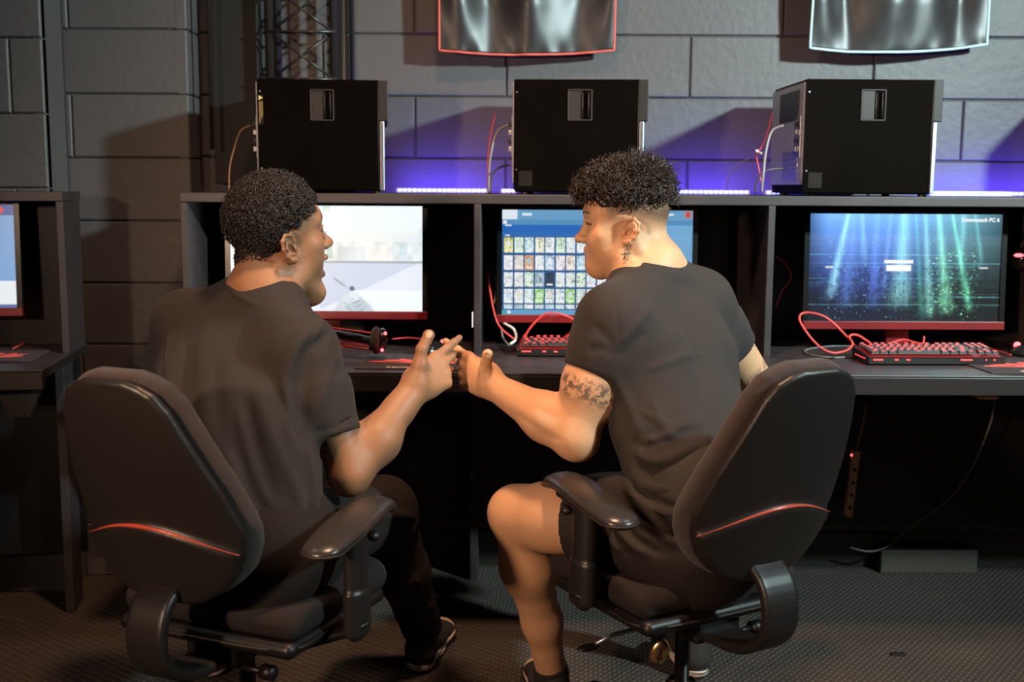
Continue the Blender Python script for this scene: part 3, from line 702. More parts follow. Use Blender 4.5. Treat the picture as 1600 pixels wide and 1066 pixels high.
p3 = atz(1568, 584, DZ)
pad((p3.x+.112, p3.y+.118, DZ+.0005), math.radians(3), .30, .235, 'black mouse pad with red emblem cut off by the right edge of the view', 0, 'REDRAGON')
p0 = atz(22, 566, DZ)
pad((p0.x-.12, p0.y+.08, DZ+.0005), LR, .30, .21, 'black mouse pad with red emblem on the left desk below the pale blue screen', -.01)

# mice
def mouse(loc, rz, label):
    r = empty('mouse', loc, rz, label, 'mouse', 'red lit mice')
    bm = bmesh.new(); sphere(bm, (0, 0, 0), 1, 28, 18, (.031, .058, .034))
    for v in bm.verts:
        if v.co.z < 0: v.co.z *= .02
        v.co.z *= 1 - .25*(v.co.y/.058)
    obj('shell', bm, MT['blackgloss'], r, True)
    bm = bmesh.new(); sphere(bm, (0, -.030, .0285), 1, 16, 10, (.0105, .012, .006)); obj('logo_light', bm, MT['ledred'], r, True)['label'] = 'glowing red palm light'
    bm = bmesh.new(); tube(bm, [(-.003, .034, .024), (.003, .034, .024)], .009, 16); obj('scroll_wheel', bm, MT['ledred'], r, True)
    return r
mp_ = atz(678, 556, DZ)
mo = mouse((mp_.x+.002, mp_.y+.02, DZ+.004), math.radians(-35), 'black mouse with a glowing red light on the pad between the men\'s hands')
mp_ = atz(1598, 557, DZ)
mo3 = mouse((mp_.x+.02, mp_.y, DZ+.004), math.radians(60), 'black mouse with red glow at the right edge of the view')

# headset lying in front of the first monitor
hs = empty('headset', at(560, 540, 2.93), 0, 'black headset with red trim and red lights lying on the first mouse pad', 'headset'); hs.location.z = DZ+.004
def HP(n, pts, r_, m, sides=10, par=hs):
    bm = bmesh.new(); tube(bm, pts, r_, sides); o = obj(n, bm, m, par, True)
    if par is hs: o.location = -hs.location
    return o
Yh = 2.93
HP('headband', spline([at(500, 520, 3.0), at(525, 523, Yh+.04), at(555, 528, Yh+.02), at(583, 534, Yh)], 5), .011, MT['blackgloss'])
HP('red_trim', spline([at(500, 510, 2.985), at(525, 513, Yh+.02), at(555, 517, Yh), at(583, 521, Yh-.012)], 5), .0018, MT['redcable'])
HP('lower_band', spline([at(500, 530, 3.0), at(530, 538, Yh+.03), at(580, 545, Yh)], 5), .005, MT['black'])
HP('red_trim', spline([at(520, 538, 2.985), at(545, 541, Yh), at(578, 546, Yh-.008)], 5), .0014, MT['redcable'])
c = at(588, 532, Yh); 
bm = bmesh.new(); sphere(bm, (0, 0, 0), 1, 24, 16, (.017, .034, .036)); o = obj('ear_cushion', bm, MT['cushion'], hs, True); o.location = c-hs.location
bm = bmesh.new(); sphere(bm, (0, 0, 0), 1, 24, 16, (.014, .028, .030)); o = obj('ear_cup', bm, MT['blackgloss'], hs, True); o.location = c+Vector((.016, 0, .002))-hs.location
for px, py in ((602, 521), (597, 547)):
    bm = bmesh.new(); sphere(bm, (0, 0, 0), .0042, 12, 8); o = obj('red_light', bm, MT['ledred'], hs, True); o.location = at(px, py, Yh-.03)-hs.location
c2 = at(510, 548, 2.98); bm = bmesh.new(); sphere(bm, (0, 0, 0), 1, 24, 16, (.017, .034, .036)); o = obj('ear_cushion', bm, MT['cushion'], hs, True); o.location = Vector((c2.x, c2.y, DZ+.037))-hs.location
# headset hanging at far right
hr = empty('headset', at(1640, 400, 3.3), 0, 'black headset with a red light hanging in the right cubby beside the screen', 'headset')
def HR(n, bm, m): o = obj(n, bm, m, hr, True); o.location = -hr.location; return o
bm = bmesh.new(); tube(bm, spline([at(1592, 405, 3.2), at(1602, 374, 3.2), at(1620, 368, 3.2), at(1634, 398, 3.2)], 6), .009, 10); HR('headband', bm, MT['blackgloss'])
bm = bmesh.new(); sphere(bm, at(1596, 405, 3.2), 1, 20, 12, (.024, .03, .036)); HR('ear_cup', bm, MT['blackgloss'])
bm = bmesh.new(); sphere(bm, at(1592, 399, 3.165), 1, 14, 10, (.014, .003, .005)); HR('red_light', bm, MT['ledred'])
bm = bmesh.new(); tube(bm, [at(1618, 368, 3.2), at(1618, 322, 3.2)], .003, 8); HR('hook', bm, MT['black'])

# ---------------------------------------------------------------- desk cables
def dc(name, pts, r, m, label, group=None): o = cable(name, pts, r, m); tag(o, label, 'cable', group); return o
dc('keyboard_cable', [atz(1342, 549, .762), at(1322, 525, 2.98), at(1290, 496, 2.98), at(1257, 489, 3.0), at(1250, 502, 2.98), at(1273, 535, 2.95), at(1298, 551, 2.93), at(1322, 548, 2.95), at(1332, 538, 2.98), at(1327, 526, 2.98), at(1340, 524, 3.0), at(1362, 538, 3.02)], .0030, MT['redcable'], 'looped red braided cable left of the fully visible keyboard')
dc('thin_cable', [atz(1345, 556, .753), atz(1300, 559, .753), atz(1262, 553, .753), atz(1262, 546, .753), atz(1300, 541, .753), atz(1340, 541, .753)], .0022, MT['greycable'], 'grey cable lying in a flat loop on the desk left of the right keyboard')
dc('mouse_cable', [at(1390, 537, 3.02), at(1412, 531, 3.03), at(1440, 537, 2.99), at(1444, 526, 3.0)], .0022, MT['redcable'], 'short red cable arch behind the fully visible keyboard')
dc('mouse_cable', [atz(1580, 555, .758), atz(1555, 547, .757), atz(1535, 540, .757), atz(1540, 536, .757)], .0018, MT['redcable'], 'thin red mouse cable running over the right mouse pad')
dc('keyboard_cable', [at(817, 530, 3.08), at(832, 508, 3.07), at(852, 491, 3.06), at(875, 491, 3.05), at(897, 500, 3.05), at(925, 522, 3.05)], .0030, MT['redcable'], 'red braided cable arching over the half hidden keyboard')
dc('thin_cable', [at(880, 528, 3.10), at(892, 520, 3.08), at(915, 508, 3.1)], .0022, MT['redcable'], 'thin red cable behind the half hidden keyboard')
dc('screen_cable', [at(764, 400, 3.35), at(764, 440, 3.2), at(772, 488, 3.12), at(782, 512, 3.1), at(803, 530, 3.09)], .0026, MT['redcable'], 'red cable dropping along the divider left of the game library screen')
dc('screen_cable', [at(762, 385, 3.4), at(763, 430, 3.35), at(776, 470, 3.25), at(778, 490, 3.2)], .003, MT['tancable'], 'tan cable hanging beside the game library screen')
dc('screen_cable', [at(764, 436, 3.35), at(770, 425, 3.3), at(775, 445, 3.25), at(771, 475, 3.2), at(763, 458, 3.3)], .0022, MT['tancable'], 'thin tan cable loop beside the divider left of the game library screen')
dc('screen_cable', [at(787, 505, 3.15), at(803, 515, 3.12), at(806, 530, 3.1), at(797, 538, 3.08)], .0036, MT['white'], 'white cable curl at the foot of the divider')
dc('screen_cable', [at(783, 512, 3.15), at(786, 528, 3.12), at(795, 540, 3.08)], .0026, MT['greycable'], 'grey cable beside the white cable curl at the foot of the divider')
dc('screen_cable', [at(1212, 400, 3.4), at(1230, 415, 3.38), at(1236, 435, 3.36), at(1222, 455, 3.38), at(1212, 480, 3.4)], .0022, MT['redcable'], 'dim red cable inside the cubby left of the blue-green screen')
dc('mouse_cable', [at(612, 530, 3.1), at(640, 528, 3.1), at(668, 532, 3.05)], .0018, MT['redcable'], 'thin red cable lying behind the mouse pad between the men')
dc('mouse_cable', [atz(0, 536, .757), atz(24, 530, .757), atz(36, 536, .757), atz(20, 545, .757)], .002, MT['redcable'], 'thin red cable on the desk at the left edge')
o = obj('light_slot', B(0, .004, 0, .003, 0, .042, .001), MT['white']); o.location = at(737, 512, 3.015); tag(o, 'small pale cable clip on the divider edge', 'clip')

# ---------------------------------------------------------------- below the desk
ps = empty('power_strip', at(1331, 755, 3.48), 0, 'tan power strip with a tiny red light hanging upright under the desk', 'power strip')
a, b = at(1339, 705, 3.48), at(1326, 808, 3.48); ax = (a-b); L_ = ax.length
bm = bmesh.new(); box(bm, -.012, .012, -.012, .012, -L_/2, L_/2, .004); o = obj('body', bm, MT['tan'], ps); o.matrix_local = Matrix.Rotation(math.atan2(ax.x, ax.z), 4, 'Y')
for k in range(4):
    bm = bmesh.new(); cyl(bm, (0, -.0125, 0), (0, -.0118, 0), .006, 14); s_ = obj('socket', bm, MT['sticker'], o); s_.location = (0, 0, -L_/2+.03+.04*k)
bm = bmesh.new(); sphere(bm, (-.014, -.006, L_/2-.016), .003, 10, 8); obj('red_light', bm, MT['ledred'], o, True)
bm = bmesh.new(); tube(bm, spline([Vector((0, 0, L_/2)), Vector((.008, 0, L_/2+.06)), Vector((.016, 0, L_/2+.15))], 5), .003, 8); obj('cord', bm, MT['tancable'], o, True)
dc('hanging_cable', [at(1556, 615, 3.40), at(1545, 670, 3.42), at(1510, 745, 3.46), at(1470, 790, 3.48), at(1420, 825, 3.49), at(1390, 852, 3.48), at(1360, 862, 3.46), at(1328, 856, 3.46)], .0028, MT['greycable'], 'long grey cable hanging in a curve under the desk')
tag(obj('floor_duct', B(at(1372, 870, 3.5).x, at(1522, 870, 3.5).x, 3.47, 3.53, .0, .075, .004), mat('beige_duct', (.07, .055, .045), .7)), 'dull beige cable duct on the floor under the right desk', 'duct')
tag(obj('bracket', B(at(1525, 613, 2.86).x, at(1556, 613, 2.86).x, 2.84, 2.9, DZ-.075, DZ-.066, .001), MT['tan']), 'small tan bracket under the desk edge at the right', 'bracket')
bm = bmesh.new(); sc = at(1403, 969, 2.9); s_ = atz(1403, 1024, 0); 
tag(obj('carpet_scrap', B(s_.x-.02, s_.x+.02, s_.y-.008, s_.y+.008, .0, .006, .003), MT['black']), 'small dark scrap lying on the carpet at the right', 'scrap')
# ---------------------------------------------------------------- implicit surfaces (for bodies, clothes, moulded plastic)
def V3(p): return np.array([float(p[0]), float(p[1]), float(p[2])])
def nrmz(v): v = V3(v); return v/np.linalg.norm(v)
class Pm:
    __slots__ = ('f', 'c', 'r', 'k', 'op')
    def __init__(s, f, c, r, k=0., op='+'): s.f, s.c, s.r, s.k, s.op = f, V3(c), r, k, op
def rcone(a, b, ra, rb, k=.02, op='+'):
    a, b = V3(a), V3(b); ab = b-a; L2 = max(ab @ ab, 1e-12)
    def f(P):
        q = P-a; t = np.clip(q @ ab/L2, 0, 1); d = q - t[:, None]*ab
        return np.sqrt((d*d).sum(1)) - (ra+(rb-ra)*t)
    return Pm(f, (a+b)/2, math.sqrt(L2)/2+max(ra, rb), k, op)
def ball(c, r, k=.02, op='+'): return rcone(c, V3(c)+1e-6, r, r, k, op)
def ell(c, rad, R=None, k=.02, op='+'):
    """ellipsoid; R rows are its local axes."""
    c = V3(c); rad = V3(rad); R = np.eye(3) if R is None else np.array([V3(x) for x in R])
    def f(P):
        q = (P-c) @ R.T; a = q/rad; k0 = np.sqrt((a*a).sum(1)); b = q/rad**2; k1 = np.sqrt((b*b).sum(1))+1e-9
        return np.where(k0 < 1e-4, -rad.min(), k0*(k0-1)/k1)
    return Pm(f, c, rad.max(), k, op)
def ecap(a, b, ra, rb, side, flat, k=.03, op='+'):
    """tapered capsule squashed to 'flat' of its width at right angles to side and axis."""
    a, b = V3(a), V3(b); ab = b-a; ax = ab/np.linalg.norm(ab); sd = V3(side); sd = sd-ax*(sd @ ax); sd /= np.linalg.norm(sd); n = np.cross(ax, sd)
    L2 = ab @ ab
    def f(P):
        q = P-a; qn = q @ n; q = q + np.outer(qn*(1/flat-1), n); t = np.clip(q @ ab/L2, 0, 1); d = q-t[:, None]*ab
        return (np.sqrt((d*d).sum(1)) - (ra+(rb-ra)*t))*(.45+.55*flat)
    return Pm(f, (a+b)/2, math.sqrt(L2)/2+max(ra, rb), k, op)
def ccone(a, b, ra, rb, k=.01, op='+', rnd=.003, side=None, flat=1.):
    a, b = V3(a), V3(b); ab = b-a; L = np.linalg.norm(ab); ax = ab/L
    n = None
    if side is not None: sd = V3(side); sd = sd-ax*(sd @ ax); sd /= np.linalg.norm(sd); n = np.cross(ax, sd)
    def f(P):
        q = P-a
        if n is not None: q = q + np.outer((q @ n)*(1/flat-1), n)
        h = q @ ax; rr = np.sqrt(np.maximum((q*q).sum(1)-h*h, 0)); d1 = rr-(ra+(rb-ra)*h/L)+rnd; d2 = np.abs(h-L/2)-L/2+rnd
        if n is not None: d1 = d1*(.45+.55*flat)
        return np.minimum(np.maximum(d1, d2), 0)+np.sqrt(np.maximum(d1, 0)**2+np.maximum(d2, 0)**2)-rnd
    return Pm(f, (a+b)/2, L/2+max(ra, rb), k, op)
def rbox(c, h, R=None, r=.005, k=.01, op='+'):
    c = V3(c); h = V3(h)-r; R = np.eye(3) if R is None else np.array([V3(x) for x in R])
    def f(P):
        q = np.abs((P-c) @ R.T)-h; return np.sqrt((np.maximum(q, 0)**2).sum(1))+np.minimum(q.max(1), 0)-r
    return Pm(f, c, float(np.linalg.norm(h))+r, k, op)
def chain(pts, rs, k=.01, op='+', kin=None):
    return [rcone(pts[i], pts[i+1], rs[i], rs[i+1], k if i == 0 or kin is None else kin, op) for i in range(len(pts)-1)]
def stroke(pts, amp, wd):
    """ridge (amp>0) or crease (amp<0) along a polyline lying on the surface."""
    A = np.array([V3(p) for p in pts]); c = A.mean(0); r = np.linalg.norm(A-c, axis=1).max()+3*wd; n = len(A)
    def f(P):
        best = np.full(len(P), 9.)
        tt = np.zeros(len(P))
        for i in range(n-1):
            a, ab = A[i], A[i+1]-A[i]; q = P-a; t = np.clip(q @ ab/(ab @ ab+1e-12), 0, 1); d = q-t[:, None]*ab; d = (d*d).sum(1)
            m = d < best; best = np.where(m, d, best); tt = np.where(m, (i+t)/(n-1), tt)
        fade = np.clip(np.minimum(tt, 1-tt)*5+.25, 0, 1)
        return amp*fade*np.exp(-best/wd**2)
    return Pm(f, c, r, 0, 'd')
def evalf(prims, P):
    d = np.full(len(P), 1e3)
    for p in prims:
        if p.op == 'd': d = d-p.f(P); continue
        e = p.f(P)
        if p.op == '+':
            if p.k > 0: h = np.maximum(p.k-np.abs(d-e), 0)/p.k; d = np.minimum(d, e)-h*h*p.k/4
            else: d = np.minimum(d, e)
        elif p.op == '-':
            e = -e
            if p.k > 0: h = np.maximum(p.k-np.abs(d-e), 0)/p.k; d = np.maximum(d, e)+h*h*p.k/4
            else: d = np.maximum(d, e)
        else:                                   # intersection
            if p.k > 0: h = np.maximum(p.k-np.abs(d-e), 0)/p.k; d = np.maximum(d, e)+h*h*p.k/4
            else: d = np.maximum(d, e)
    return d
def hit(prims, px, py, Y0=1.4, Y1=3.2):
    """first surface point seen at a photo pixel, or None"""
    o = V3((0, 0, CAMH)); r = V3(at(px, py, 1.0))-o; s = np.linalg.norm(r); r /= s; t = Y0*s
    for _ in range(90):
        p = o+r*t; d = evalf(prims, p[None])[0]
        if d < .0012: return p
        t += max(d*.7, .001)
        if t > Y1*s: return None
    return None
def pstroke(prims, pix, amp, wd, n=4):
    pts = spline([Vector((x, y, 0)) for x, y in pix], n); H = [hit(prims, p.x, p.y) for p in pts]; H = [h for h in H if h is not None]
    H2 = H[:1]
    for h in H[1:]:
        if np.linalg.norm(h-H2[-1]) < .12: H2.append(h)
    return [stroke(H2, amp, wd)] if len(H2) > 1 else []
def sdf_mesh(name, prims, h, lo=None, hi=None, Bn=16, cullk=2.0):
    add = [p for p in prims if p.op == '+']
    if lo is None: lo = np.min([p.c-p.r for p in add], 0)-.02
    if hi is None: hi = np.max([p.c+p.r for p in add], 0)+.02
    lo = V3(lo); hi = V3(hi)
    nb = np.ceil((hi-lo)/(h*Bn)).astype(int); hd = h*Bn*math.sqrt(3)/2
    I = np.stack(np.meshgrid(*[np.arange(n) for n in nb], indexing='ij'), -1).reshape(-1, 3)
    C = lo+(I+.5)*h*Bn; D = np.empty(len(C))
    for s in range(0, len(C), 20000): D[s:s+20000] = evalf(prims, C[s:s+20000])
    I = I[np.abs(D) < hd*cullk+.012]
    NG = nb*Bn+2
    g = np.arange(Bn+1); G = np.stack(np.meshgrid(g, g, g, indexing='ij'), -1).reshape(-1, 3)
    vid, vpos, quads = [], [], []
    cs = [(0, 0, 0), (1, 0, 0), (0, 1, 0), (1, 1, 0), (0, 0, 1), (1, 0, 1), (0, 1, 1), (1, 1, 1)]
    E = [(0, 1), (2, 3), (4, 5), (6, 7), (0, 2), (1, 3), (4, 6), (5, 7), (0, 4), (1, 5), (2, 6), (3, 7)]
    off = np.array(cs)
    for b in I:
        base = b*Bn; c = lo+(base+Bn/2)*h
        loc = [p for p in prims if np.linalg.norm(p.c-c)-p.r < hd+p.k*1.8+.03 or p.op == 'i']
        if not loc: continue
        P = lo+(G+base)*h; d = evalf(loc, P).reshape(Bn+1, Bn+1, Bn+1); s = d < 0
        if s.all() or not s.any(): continue
        cnt = sum(s[x:x+Bn, y:y+Bn, z:z+Bn].astype(np.int8) for x, y, z in cs)
        ci = np.argwhere((cnt > 0) & (cnt < 8))
        if len(ci):
            dv = np.stack([d[ci[:, 0]+x, ci[:, 1]+y, ci[:, 2]+z] for x, y, z in cs], 1)
            acc = np.zeros((len(ci), 3)); n = np.zeros(len(ci))
            for e0, e1 in E:
                a, bb = dv[:, e0], dv[:, e1]; m = (a < 0) != (bb < 0); t = np.where(m, a/(a-bb+1e-20), 0)
                pt = off[e0]+t[:, None]*(off[e1]-off[e0]); acc += np.where(m[:, None], pt, 0); n += m
            gi = ci+base; vid.append((gi[:, 0]*NG[1]+gi[:, 1])*NG[2]+gi[:, 2]); vpos.append(lo+(gi+acc/n[:, None])*h)
        for ax in range(3):
            u, v = (ax+1) % 3, (ax+2) % 3
            sl0 = [slice(0, Bn)]*3; sl1 = [slice(0, Bn)]*3; sl1[ax] = slice(1, Bn+1)
            a, bb = s[tuple(sl0)], s[tuple(sl1)]; e = np.argwhere(a != bb)
            if not len(e): continue
            fl = a[e[:, 0], e[:, 1], e[:, 2]]; ge = e+base; q = []
            for du, dvv in ((0, 0), (-1, 0), (-1, -1), (0, -1)):
                w_ = ge.copy(); w_[:, u] += du; w_[:, v] += dvv; q.append((w_[:, 0]*NG[1]+w_[:, 1])*NG[2]+w_[:, 2])
            q = np.stack(q, 1); q[~fl] = q[~fl][:, ::-1]; quads.append(q)
    vid = np.concatenate(vid); vpos = np.concatenate(vpos); quads = np.concatenate(quads)
    o = np.argsort(vid); vid = vid[o]; vpos = vpos[o]
    ix = np.searchsorted(vid, quads); ix = np.clip(ix, 0, len(vid)-1); ok = (vid[ix] == quads).all(1); ix = ix[ok]
    me = bpy.data.meshes.new(name)
    me.vertices.add(len(vpos)); me.vertices.foreach_set('co', vpos.astype(np.float32).ravel())
    me.loops.add(len(ix)*4); me.loops.foreach_set('vertex_index', ix.astype(np.int32).ravel())
    me.polygons.add(len(ix)); me.polygons.foreach_set('loop_start', np.arange(0, len(ix)*4, 4, dtype=np.int32))
    me.update(calc_edges=True); me.validate()
    bm = bmesh.new(); bm.from_mesh(me); be = [e for e in bm.edges if len(e.link_faces) == 1]
    if be: bmesh.ops.holes_fill(bm, edges=be, sides=16); bm.to_mesh(me)
    bm.free(); me.update()
    me.polygons.foreach_set('use_smooth', [True]*len(me.polygons))
    print('SDF', name, len(vpos), 'open edges', len(be)); return me, vpos
def sobj(name, prims, h, mt, parent, world=True, **k):
    me, v = sdf_mesh(name, prims, h, **k); o = link(name, me, mt, parent)
    if world and parent is not None: o.matrix_local = parent.matrix_basis.inverted()
    return o
# ---------------------------------------------------------------- task chairs
BZ0, BH_ = .487, .408
def back_w(s): return np.interp(s, [0, .02, .07, .15, .25, .34, .40, .55, .75, .88, .95, .985, 1.0], [.05, .080, .112, .140, .158, .164, .161, .148, .123, .105, .086, .060, .038])
_ol = [(float(back_w(s))*1, BZ0+BH_*s) for s in np.concatenate([[0], np.linspace(.02, .98, 30), [1.0]])]
OUT = np.array(_ol + [(-x, z) for x, z in _ol[::-1]])
def poly_sdf(x, z, P):
    d = np.full(len(x), 9.); ins = np.zeros(len(x), bool); n = len(P)
    for i in range(n):
        a, b = P[i-1], P[i]; ex, ez = b-a; wx, wz = x-a[0], z-a[1]; t = np.clip((wx*ex+wz*ez)/(ex*ex+ez*ez+1e-12), 0, 1)
        d = np.minimum(d, (wx-ex*t)**2+(wz-ez*t)**2); c = ((a[1] > z) != (b[1] > z)) & (x < (b[0]-a[0])*(z-a[1])/(b[1]-a[1]+1e-12)+a[0]); ins ^= c
    d = np.sqrt(d); return np.where(ins, -d, d)
def zacc(x): return BZ0+BH_*.365 - 2.3*x*x + 22*x**4
def ysurf(x, z):
    s = np.clip((z-BZ0)/BH_, -.1, 1.1); return -.235 - .090*s + .02*np.cos(s*3.0) + (1.7-.9*s)*x*x
def yout(x, z):                               # how far the outer face stands behind the middle surface
    return .011 + .014/(1+np.exp((z-zacc(x))/.0035))*np.clip(1-(zacc(x)-z)/.16, 0, 1)
def shell_f(P):
    x, y, z = P[:, 0], P[:, 1], P[:, 2]; d2 = poly_sdf(x, z, OUT)
    o = yout(x, z); ys = ysurf(x, z); th = np.maximum((ys-o)-y, y-(ys+.006))
    r = .010; a = np.maximum(d2+r, 0); b = np.maximum(th+r*.7, 0); return (np.minimum(np.maximum(d2+r, th+r*.7), 0)+np.sqrt(a*a+b*b)-r)*.8
def cush_f(P):
    x, y, z = P[:, 0], P[:, 1], P[:, 2]; d2 = poly_sdf(x/1.03, (z-BZ0)/1.025+BZ0-.001, OUT)
    ys = ysurf(x, z)+.034; th = np.abs(y-ys)-.026
    r = .022; a = np.maximum(d2+r, 0); b = np.maximum(th+r, 0); return (np.minimum(np.maximum(d2+r, th+r), 0)+np.sqrt(a*a+b*b)-r)*.8
def chair(loc, rz, label):
    r = empty('office_chair', loc, rz, label, 'chair', 'office chairs of the two men')
    c = (0, -.25, BZ0+BH_/2)
    def S(n, prims, h, m, par=r, **k):
        me, v = sdf_mesh(n, prims, h, **k); o = link(n, me, m, par); return o
    S('backrest_shell', [Pm(shell_f, c, .34)], .004, MT['shell'], lo=(-.24, -.40, BZ0-.02), hi=(.24, -.10, BZ0+BH_+.02), cullk=2)
    S('backrest_cushion', [Pm(cush_f, c, .34)], .004, MT['cushion'], lo=(-.25, -.40, BZ0-.03), hi=(.25, -.05, BZ0+BH_+.03), cullk=2)
    xs = np.linspace(-.160, .160, 60); pts = []
    for x in xs: z = float(zacc(x)); pts.append(Vector((x, float(ysurf(np.array(x), np.array(z)))-.0225, z+.0005)))
    w_ = [.0042*max(.2, 1-abs(x)/.18) for x in xs]
    bm = bmesh.new(); tube(bm, pts, w_, 8); obj('accent_piping', bm, mat('red_orange_piping', (.55, .085, .05), .25), r, True)['label'] = 'thin red accent line'
    # spine bar under the back
    sp = [(0, -.225, .52), (0, -.262, .485), (0, -.275, .43), (0, -.258, .385), (0, -.20, .350), (0, -.08, .338)]
    sq = np.array([V3(q) for q in spline([Vector(q) for q in sp], 4)])
    def bar_f(P):
        d = np.full(len(P), 9.)
        for a_, b_ in zip(sq[:-1], sq[1:]):
            ab = (b_-a_)[1:]; q = P[:, 1:]-a_[1:]; t = np.clip(q @ ab/(ab @ ab), 0, 1); d = np.minimum(d, np.sqrt(((q-t[:, None]*ab)**2).sum(1)))
        d1 = d-.011+.008; d2 = np.abs(P[:, 0])-.040+.008
        return np.minimum(np.maximum(d1, d2), 0)+np.sqrt(np.maximum(d1, 0)**2+np.maximum(d2, 0)**2)-.008
    S('back_bar', [Pm(bar_f, (0, -.18, .43), .18)], .004, MT['shell'], lo=(-.06, -.32, .30), hi=(.06, -.04, .56))
    # seat
    seatp = [rbox((0, .045, .428), (.195, .168, .029), r=.028, k=0), ell((0, -.02, .475), (.15, .16, .03), k=.03, op='-'), rcone((-.14, .20, .415), (.14, .20, .415), .034, .034, .04)]
    S('seat', seatp, .006, mat('worn_seat_fabric', (.016, .010, .009), .95, bump=.9, bscale=1100))
    S('seat_pan', [rbox((0, .035, .388), (.192, .170, .015), r=.014, k=0)], .006, MT['black'])
    bm = bmesh.new(); tube(bm, spline([(-.192, .1, .394), (-.194, -.02, .392), (-.176, -.122, .390), (0, -.138, .389), (.176, -.122, .390), (.194, -.02, .392), (.192, .1, .394)], 6), .003, 8); obj('pan_trim', bm, MT['case_edge'], r, True)
    # mechanism
    mb = bmesh.new(); box(mb, -.055, .055, -.11, .08, .325, .374, .008); box(mb, -.09, .09, -.06, -.03, .338, .358, .004); mech = obj('tilt_mechanism', mb, MT['black'], r)
    bm = bmesh.new(); tube(bm, [(-.05, .02, .325), (-.15, .03, .318), (-.19, .035, .305)], .005, 8); lv = obj('height_lever', bm, MT['steel'], mech, True)
    bm = bmesh.new(); sphere(bm, (-.205, .037, .300), 1, 14, 8, (.026, .013, .006)); obj('lever_paddle', bm, MT['black'], lv, True)
    bm = bmesh.new(); cyl(bm, (.05, -.09, .325), (.11, -.09, .325), .006, 10); cyl(bm, (.10, -.09, .325), (.125, -.09, .325), .014, 16); obj('tension_knob', bm, MT['black'], mech, True)
    # arms
    for s in (-1, 1):
        a = empty('armrest', (0, 0, 0)); a.parent = r
        S('post', [ecap((s*.242, .005, .40), (s*.240, .005, .575), .030, .030, (0, 1, 0), .62, 0), ccone((s*.242, .005, .385), (s*.242, .005, .47), .034, .034, .004, side=(0, 1, 0), flat=.62)], .004, MT['shell'], a)
        S('bracket', [ecap((s*.235, .005, .395), (s*.12, .005, .345), .034, .03, (0, 1, 0), .4, .02)], .005, MT['black'], a)
        pp = [(s*.262, -.135, .590), (s*.255, -.06, .601), (s*.240, .03, .606), (s*.222, .11, .600), (s*.212, .145, .588)]
        rr = [.037, .042, .040, .036, .032]
        q_ = spline(pp, 4); qr = np.interp(np.linspace(0, 1, len(q_)), np.linspace(0, 1, 5), rr)
        S('arm_pad', [ecap(q_[i], q_[i+1], qr[i], qr[i+1], (1, 0, 0), .42, .004) for i in range(len(q_)-1)], .0035, MT['pad'], a)
        bm = bmesh.new(); ring = []
        C = [Vector(q) for q in spline(pp, 5)]; R_ = np.interp(np.linspace(0, 1, len(C)), np.linspace(0, 1, 5), rr)
        L1 = [c_+Vector((-R_[i]*1.0, 0, -.0055)) for i, c_ in enumerate(C)]; L2 = [c_+Vector((R_[i]*1.0, 0, -.0055)) for i, c_ in enumerate(C)]
        e1 = [C[-1]+Vector((R_[-1]*math.cos(t), R_[-1]*math.sin(t), -.0055)) for t in np.linspace(.3, PI-.3, 8)][::-1]
        e0 = [C[0]+Vector((R_[0]*math.cos(t), R_[0]*math.sin(t), -.0055)) for t in np.linspace(PI+.3, 2*PI-.3, 8)][::-1]
        tube(bm, L1+e1+L2[::-1]+e0, .0022, 6, closed=True); obj('pad_seam', bm, MT['case_edge'], a, True)
        S('pad_base', [ecap((s*.250, -.07, .580), (s*.228, .08, .580), .028, .026, (1, 0, 0), .35, 0)], .004, MT['black'], a)
        bm = bmesh.new(); sphere(bm, (s*.236+s*.020, .045, .560), 1, 14, 8, (.012, .014, .010)); obj('adjust_button', bm, MT['shell'], a, True)
    # column, star base, castors
    bm = bmesh.new(); lathe(bm, [(.026, .07), (.026, .20), (.0265, .205), (.015, .206), (.015, .34)], (0, 0, 0), 28); obj('gas_column', bm, MT['chrome'], r, True)
    bm = bmesh.new(); lathe(bm, [(.034, .10), (.036, .11), (.036, .19), (.031, .20)], (0, 0, 0), 28); obj('column_cover', bm, MT['shell'], r, True)
    for k in range(5):
        t = 2*PI*k/5+.35; u = np.array((math.cos(t), math.sin(t), 0))
        S('base_leg', [ecap(u*.03+np.array((0, 0, .105)), u*.17+np.array((0, 0, .095)), .030, .024, np.cross(u, (0, 0, 1)), .75, .02), ecap(u*.17+np.array((0, 0, .095)), u*.30+np.array((0, 0, .072)), .024, .017, np.cross(u, (0, 0, 1)), .8, .02)], .005, MT['blackgloss'])
        cst = empty('castor', (u[0]*.295, u[1]*.295, 0)); cst.parent = r
        for s in (-1, 1):
            n = Vector((-u[1], u[0], 0)); bm = bmesh.new(); cyl(bm, n*s*.006+Vector((0, 0, .027)), n*s*.020+Vector((0, 0, .027)), .026, 20); obj('wheel', bm, MT['black'], cst, False)
        bm = bmesh.new(); cyl(bm, (0, 0, .045), (0, 0, .07), .009, 12); obj('stem', bm, MT['steel'], cst, True)
    return r
CH1 = (-.505, 2.10); CH2 = (.350, 2.225)
chairL = chair((CH1[0], CH1[1], 0), math.radians(-23), 'black office chair of the curly-haired man, nearer the left edge')
chairR = copy_tree(chairL); chairR.location = (CH2[0], CH2[1], 0); chairR.rotation_euler = (0, 0, math.radians(30))
for ch in chairR.children:
    if ch.name.startswith('armrest'): ch.location.z += .024
outer = [ch for ch in chairR.children if ch.name.startswith('armrest')][1]; outer.location += Vector((-.05, .06, -.05))
outer = [ch for ch in chairL.children if ch.name.startswith('armrest')][0]; outer.location += Vector((.05, .06, -.03))
chairR['label'] = 'black office chair of the man with an earring, right of the middle'
